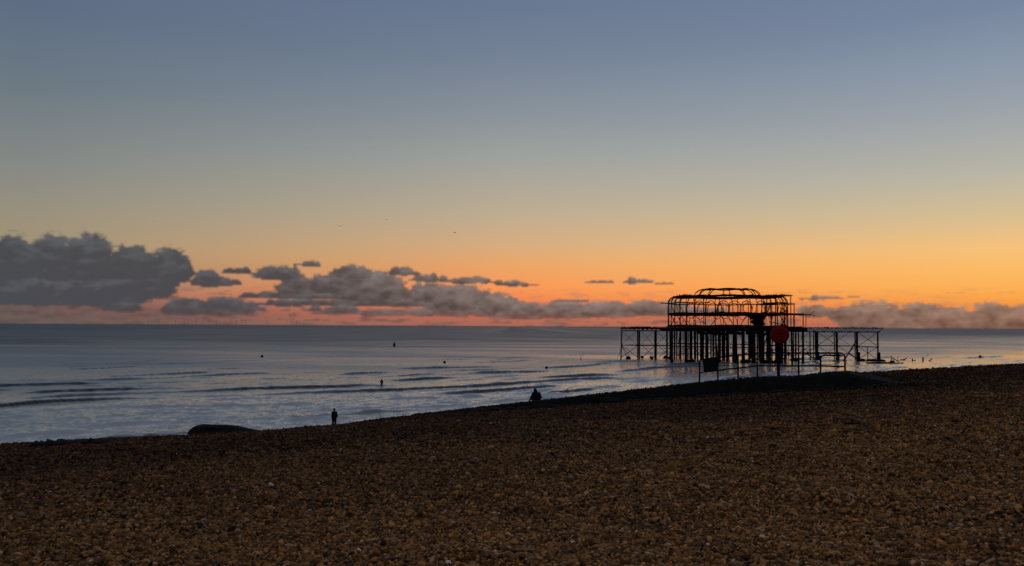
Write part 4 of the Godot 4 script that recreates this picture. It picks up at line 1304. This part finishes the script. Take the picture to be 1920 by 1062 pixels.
# ---------------------------------------------------------------- things on the beach
func build_beach_things() -> void:
	# the rounded black end of another groyne on the left
	var e := thing("groyne_end", "low black rounded concrete hump at the beach's edge, tapering right", "groyne", on_shingle(-14.5, -46.0))
	e.rotation.y = deg_to_rad(-8)
	var st := begin()
	st.set_smooth_group(0)
	var prof := [[-2.02, 0.05, 0.55], [-1.99, 0.5, 0.68], [-1.84, 0.64, 0.75], [-1.5, 0.70, 0.78], [-0.9, 0.71, 0.8], [-0.3, 0.72, 0.8], [0.3, 0.66, 0.78], [0.9, 0.55, 0.72], [1.6, 0.44, 0.6], [2.3, 0.34, 0.5], [3.1, 0.24, 0.4], [4.0, 0.1, 0.25]]
	var ep := func(i: int, k: int) -> Vector3:
		var a := PI * k / 8.0
		return Vector3(prof[i][0], -0.22 + (prof[i][1] * 0.86 + 0.1) * pow(sin(a), 0.6) * 1.0 + 0.04 * n_foot.get_noise_2d(i * 3.0, k * 5.0), prof[i][2] * cos(a))
	for i in prof.size() - 1:
		for k in 8:
			for q in [[0, 0], [1, 0], [1, 1], [0, 0], [1, 1], [0, 1]]:
				st.add_vertex(ep.call(i + q[0], k + q[1]))
	for k in range(1, 7):
		st.add_vertex(ep.call(0, 0))
		st.add_vertex(ep.call(0, k))
		st.add_vertex(ep.call(0, k + 1))
	st.index()
	st.generate_normals()
	part("hump", st.commit(), M.concrete, e)
	part("weed_patch", lump(Vector3(0.8, 0.1, 0.4), 81, 0.4), M.weed, e).position = Vector3(-0.5, 0.36, 0.2)
	# heap of seaweed in a hollow near the left edge
	var s := thing("seaweed_heap", "flat black heap of seaweed on the beach crest near the left edge", "seaweed", on_shingle(-11.9, -24.0, -0.02))
	for k in 9:
		var wide: float = [0.2, 0.34, 0.42, 0.36, 0.2, 0.24, 0.34, 0.36, 0.24][k]
		var m := part("weed_clump", lump(Vector3(wide * 0.66, wide * 0.4, 0.34), 70 + k, 0.5), M.weed, s)
		var x := -0.95 + k * 0.235
		var z := -24.0 + rng.randf_range(-0.1, 0.1)
		m.position = Vector3(x, shingle_at(-11.9 + x, z) - s.position.y + 0.02, z + 24.0)
	part("stone_ridge", lump(Vector3(0.42, 0.1, 0.2), 84, 0.4), M.drift, s).position = Vector3(-0.05, 0.04, -0.42)
	# stick leaning on the crest
	var t := thing("leaning_stick", "thin bent stick leaning up from the beach crest", "stick", on_shingle(-7.9, -54.0))
	part("stem", one_rod([Vector3(0.05, -0.3, 0), Vector3(0.0, 0.25, 0), Vector3(-0.12, 0.5, 0), Vector3(-0.22, 0.62, 0)], 0.02, 6, 0.009), M.drift, t)
	part("twig", one_rod([Vector3(-0.02, 0.3, 0), Vector3(0.05, 0.42, 0.03)], 0.01, 5, 0.005), M.drift, t)
	# driftwood
	for d in [[6.95, -18.2, 0.22, 0.2, "black driftwood stick lying on the shingle right of the railing"], [9.3, -18.6, 0.11, -0.1, "short dark driftwood piece right of the longer stick"]]:
		var o := thing("driftwood", d[4], "driftwood", on_shingle(d[0], d[1], 0.05), d[3])
		part("branch", one_rod([Vector3(-d[2], 0, 0), Vector3(-d[2] * 0.3, 0.02, 0.03), Vector3(d[2] * 0.4, 0.0, 0), Vector3(d[2], 0.02, -0.04)], 0.022, 7, 0.012), M.drift, o)
		part("knot", lump(Vector3(0.04, 0.03, 0.03), 83, 0.2), M.drift, o).position = Vector3(-d[2] * 0.3, 0.02, 0.03)
	# pale scraps caught on the stones
	var g := "pale scraps of litter on the shingle"
	for l in [[-3.95, -19.9, 0.09, 0.6, "pale curled scrap on the shingle below the standing person"], [-0.34, -31.4, 0.14, 0.5, "pale flat scrap on the shingle below the seated person"], [2.05, -25.2, 0.07, 1.0, "small pale scrap on the open shingle below the groyne"], [5.2, -19.4, 0.08, 0.9, "pale scrap below the lifebuoy, nearest the groyne's foot"], [-2.95, -8.6, 0.045, 0.1, "white flake lying on the near shingle left of centre"], [-7.9, -16.2, 0.06, 0.3, "pale chip on the shingle right of the seaweed heap"], [7.1, -13.1, 0.06, 0.8, "thin pale feather-like scrap on the right-hand shingle"]]:
		var o := thing("litter_scrap", l[4], "litter", on_shingle(l[0], l[1], 0.05), l[3], g)
		var w: float = l[2] * 0.7
		var ls := begin()
		var last := Vector3(-w, 0.0, 0)
		for k in range(1, 6):
			var a := k / 5.0
			var nxt := Vector3(-w + 2.0 * w * a, 0.035 * sin(a * PI), 0.02 * sin(a * 5.0))
			beam(ls, last, nxt, w * 0.7, 0.006)
			last = nxt
		part("sheet", ls.commit(), M.litter, o)
		part("torn_edge", one_beam(Vector3(w, 0.0, 0), Vector3(w * 1.25, 0.03, 0.02), w * 0.4, 0.005), M.litter, o)

func build_people() -> void:
	var j := standing(0.0)
	j.lshoulder = Vector3(-0.15, 1.39, 0)
	j.rshoulder = Vector3(0.15, 1.39, 0)
	j.relbow = Vector3(0.21, 1.13, 0.07)
	j.rwrist = Vector3(0.16, 0.93, -0.1)
	j.lelbow = Vector3(-0.17, 1.12, 0.02)
	j.lwrist = Vector3(-0.15, 0.88, -0.06)
	j.face = Vector3(0, -0.25, -1)
	clothed_person("person", "person standing at the beach's edge left of the stick, arms by the sides", "", on_shingle(-13.6, -68.5), deg_to_rad(20), 0.985, j, false)
	var k := standing(0.0)
	k["barefoot"] = true
	k.relbow = Vector3(0.3, 1.14, 0.08)
	k.rwrist = Vector3(0.2, 0.98, -0.06)
	k.rhand = Vector3(-0.6, -0.5, -0.3)
	clothed_person("person", "person wading knee-deep in the sea below the tall buoy", "", Vector3(-23.4, -0.27, -160.5), deg_to_rad(160), 1.0, k, false)
	# seated on the groyne, hood up, leaning on the left hand
	var s := {"pelvis": Vector3(0.02, 0.13, 0), "spine": Vector3(0.03, 0.30, 0.03), "chest": Vector3(0.03, 0.46, -0.02), "neck": Vector3(0.0, 0.58, -0.07), "head": Vector3(-0.03, 0.685, -0.13), "face": Vector3(-0.15, -0.15, -1),
		"lshoulder": Vector3(-0.2, 0.5, 0.0), "lelbow": Vector3(-0.33, 0.31, 0.06), "lwrist": Vector3(-0.43, 0.08, 0.04), "lhand": Vector3(-0.6, -0.35, -0.4), "lthumb": Vector3(0.5, 0, -0.6), "lpalm": Vector3(0, -1, 0), "lcurl": 0.12,
		"rshoulder": Vector3(0.24, 0.48, 0.0), "relbow": Vector3(0.36, 0.24, -0.02), "rwrist": Vector3(0.17, 0.3, -0.26), "rhand": Vector3(-0.3, 0.1, -0.8), "rthumb": Vector3(-0.8, 0.4, 0), "rpalm": Vector3(0, -1, 0), "rcurl": 0.4,
		"lhip": Vector3(-0.09, 0.12, -0.02), "lknee": Vector3(-0.14, 0.42, -0.36), "lankle": Vector3(-0.12, 0.09, -0.58), "ltoe": Vector3(-0.15, 0.04, -0.74),
		"rhip": Vector3(0.1, 0.12, -0.02), "rknee": Vector3(0.15, 0.4, -0.37), "rankle": Vector3(0.13, 0.09, -0.6), "rtoe": Vector3(0.16, 0.04, -0.76)}
	var at := along_groyne(18.84)
	clothed_person("person", "hooded person sitting on the groyne, leaning on one arm, facing the sea", "", Vector3(at.x, groyne_height(18.84) - 0.02, at.z), deg_to_rad(12), 0.86, s, true)

func _ready() -> void:
	for e in [[n_big, 1, 0.16, 3], [n_foot, 2, 0.9, 2], [n_a, 3, 0.02, 2], [n_b, 4, 0.017, 2], [n_chop, 6, 0.33, 3], [n_cloud, 8, 0.75, 5], [n_soft, 10, 0.5, 4]]:
		var n: FastNoiseLite = e[0]
		n.seed = e[1]
		n.frequency = e[2]
		n.noise_type = FastNoiseLite.TYPE_SIMPLEX_SMOOTH
		n.fractal_octaves = e[3]
	# camera, sky, sun, exposure
	var cam := Camera3D.new()
	cam.name = "camera"
	cam.position = Vector3(0, EYE, 0)
	cam.rotation_degrees = Vector3(2.80, 0, 0.30)
	cam.fov = 35.42
	cam.near = 0.1
	cam.far = 100000.0
	add_child(cam)
	cam.make_current()
	var env := Environment.new()
	env.background_mode = Environment.BG_SKY
	var sky := Sky.new()
	var pano := PanoramaSkyMaterial.new()
	pano.panorama = ImageTexture.create_from_image(make_sky())
	sky.sky_material = pano
	env.sky = sky
	env.tonemap_mode = Environment.TONE_MAPPER_LINEAR
	env.tonemap_exposure = 1.0
	env.sdfgi_enabled = true
	env.ssao_enabled = true
	env.ssil_enabled = true
	var we := WorldEnvironment.new()
	we.name = "world_environment"
	we.environment = env
	add_child(we)
	var sun := DirectionalLight3D.new()   # the last glow, at the horizon beyond the right edge
	sun.name = "sun"
	sun.rotation_degrees = Vector3(-1.2, -SUN_AZ + 180.0, 0)
	sun.light_energy = 0.012
	sun.light_color = Color(1.0, 0.62, 0.35)
	sun.light_angular_distance = 8.0
	sun.shadow_enabled = true
	add_child(sun)
	make_materials()
	build_beach()
	build_sea()
	build_pier()
	build_groyne()
	build_railing()
	build_lifebuoy()
	build_stumps()
	build_beach_things()
	build_people()
	build_floats()
	build_turbines()
	build_stones()
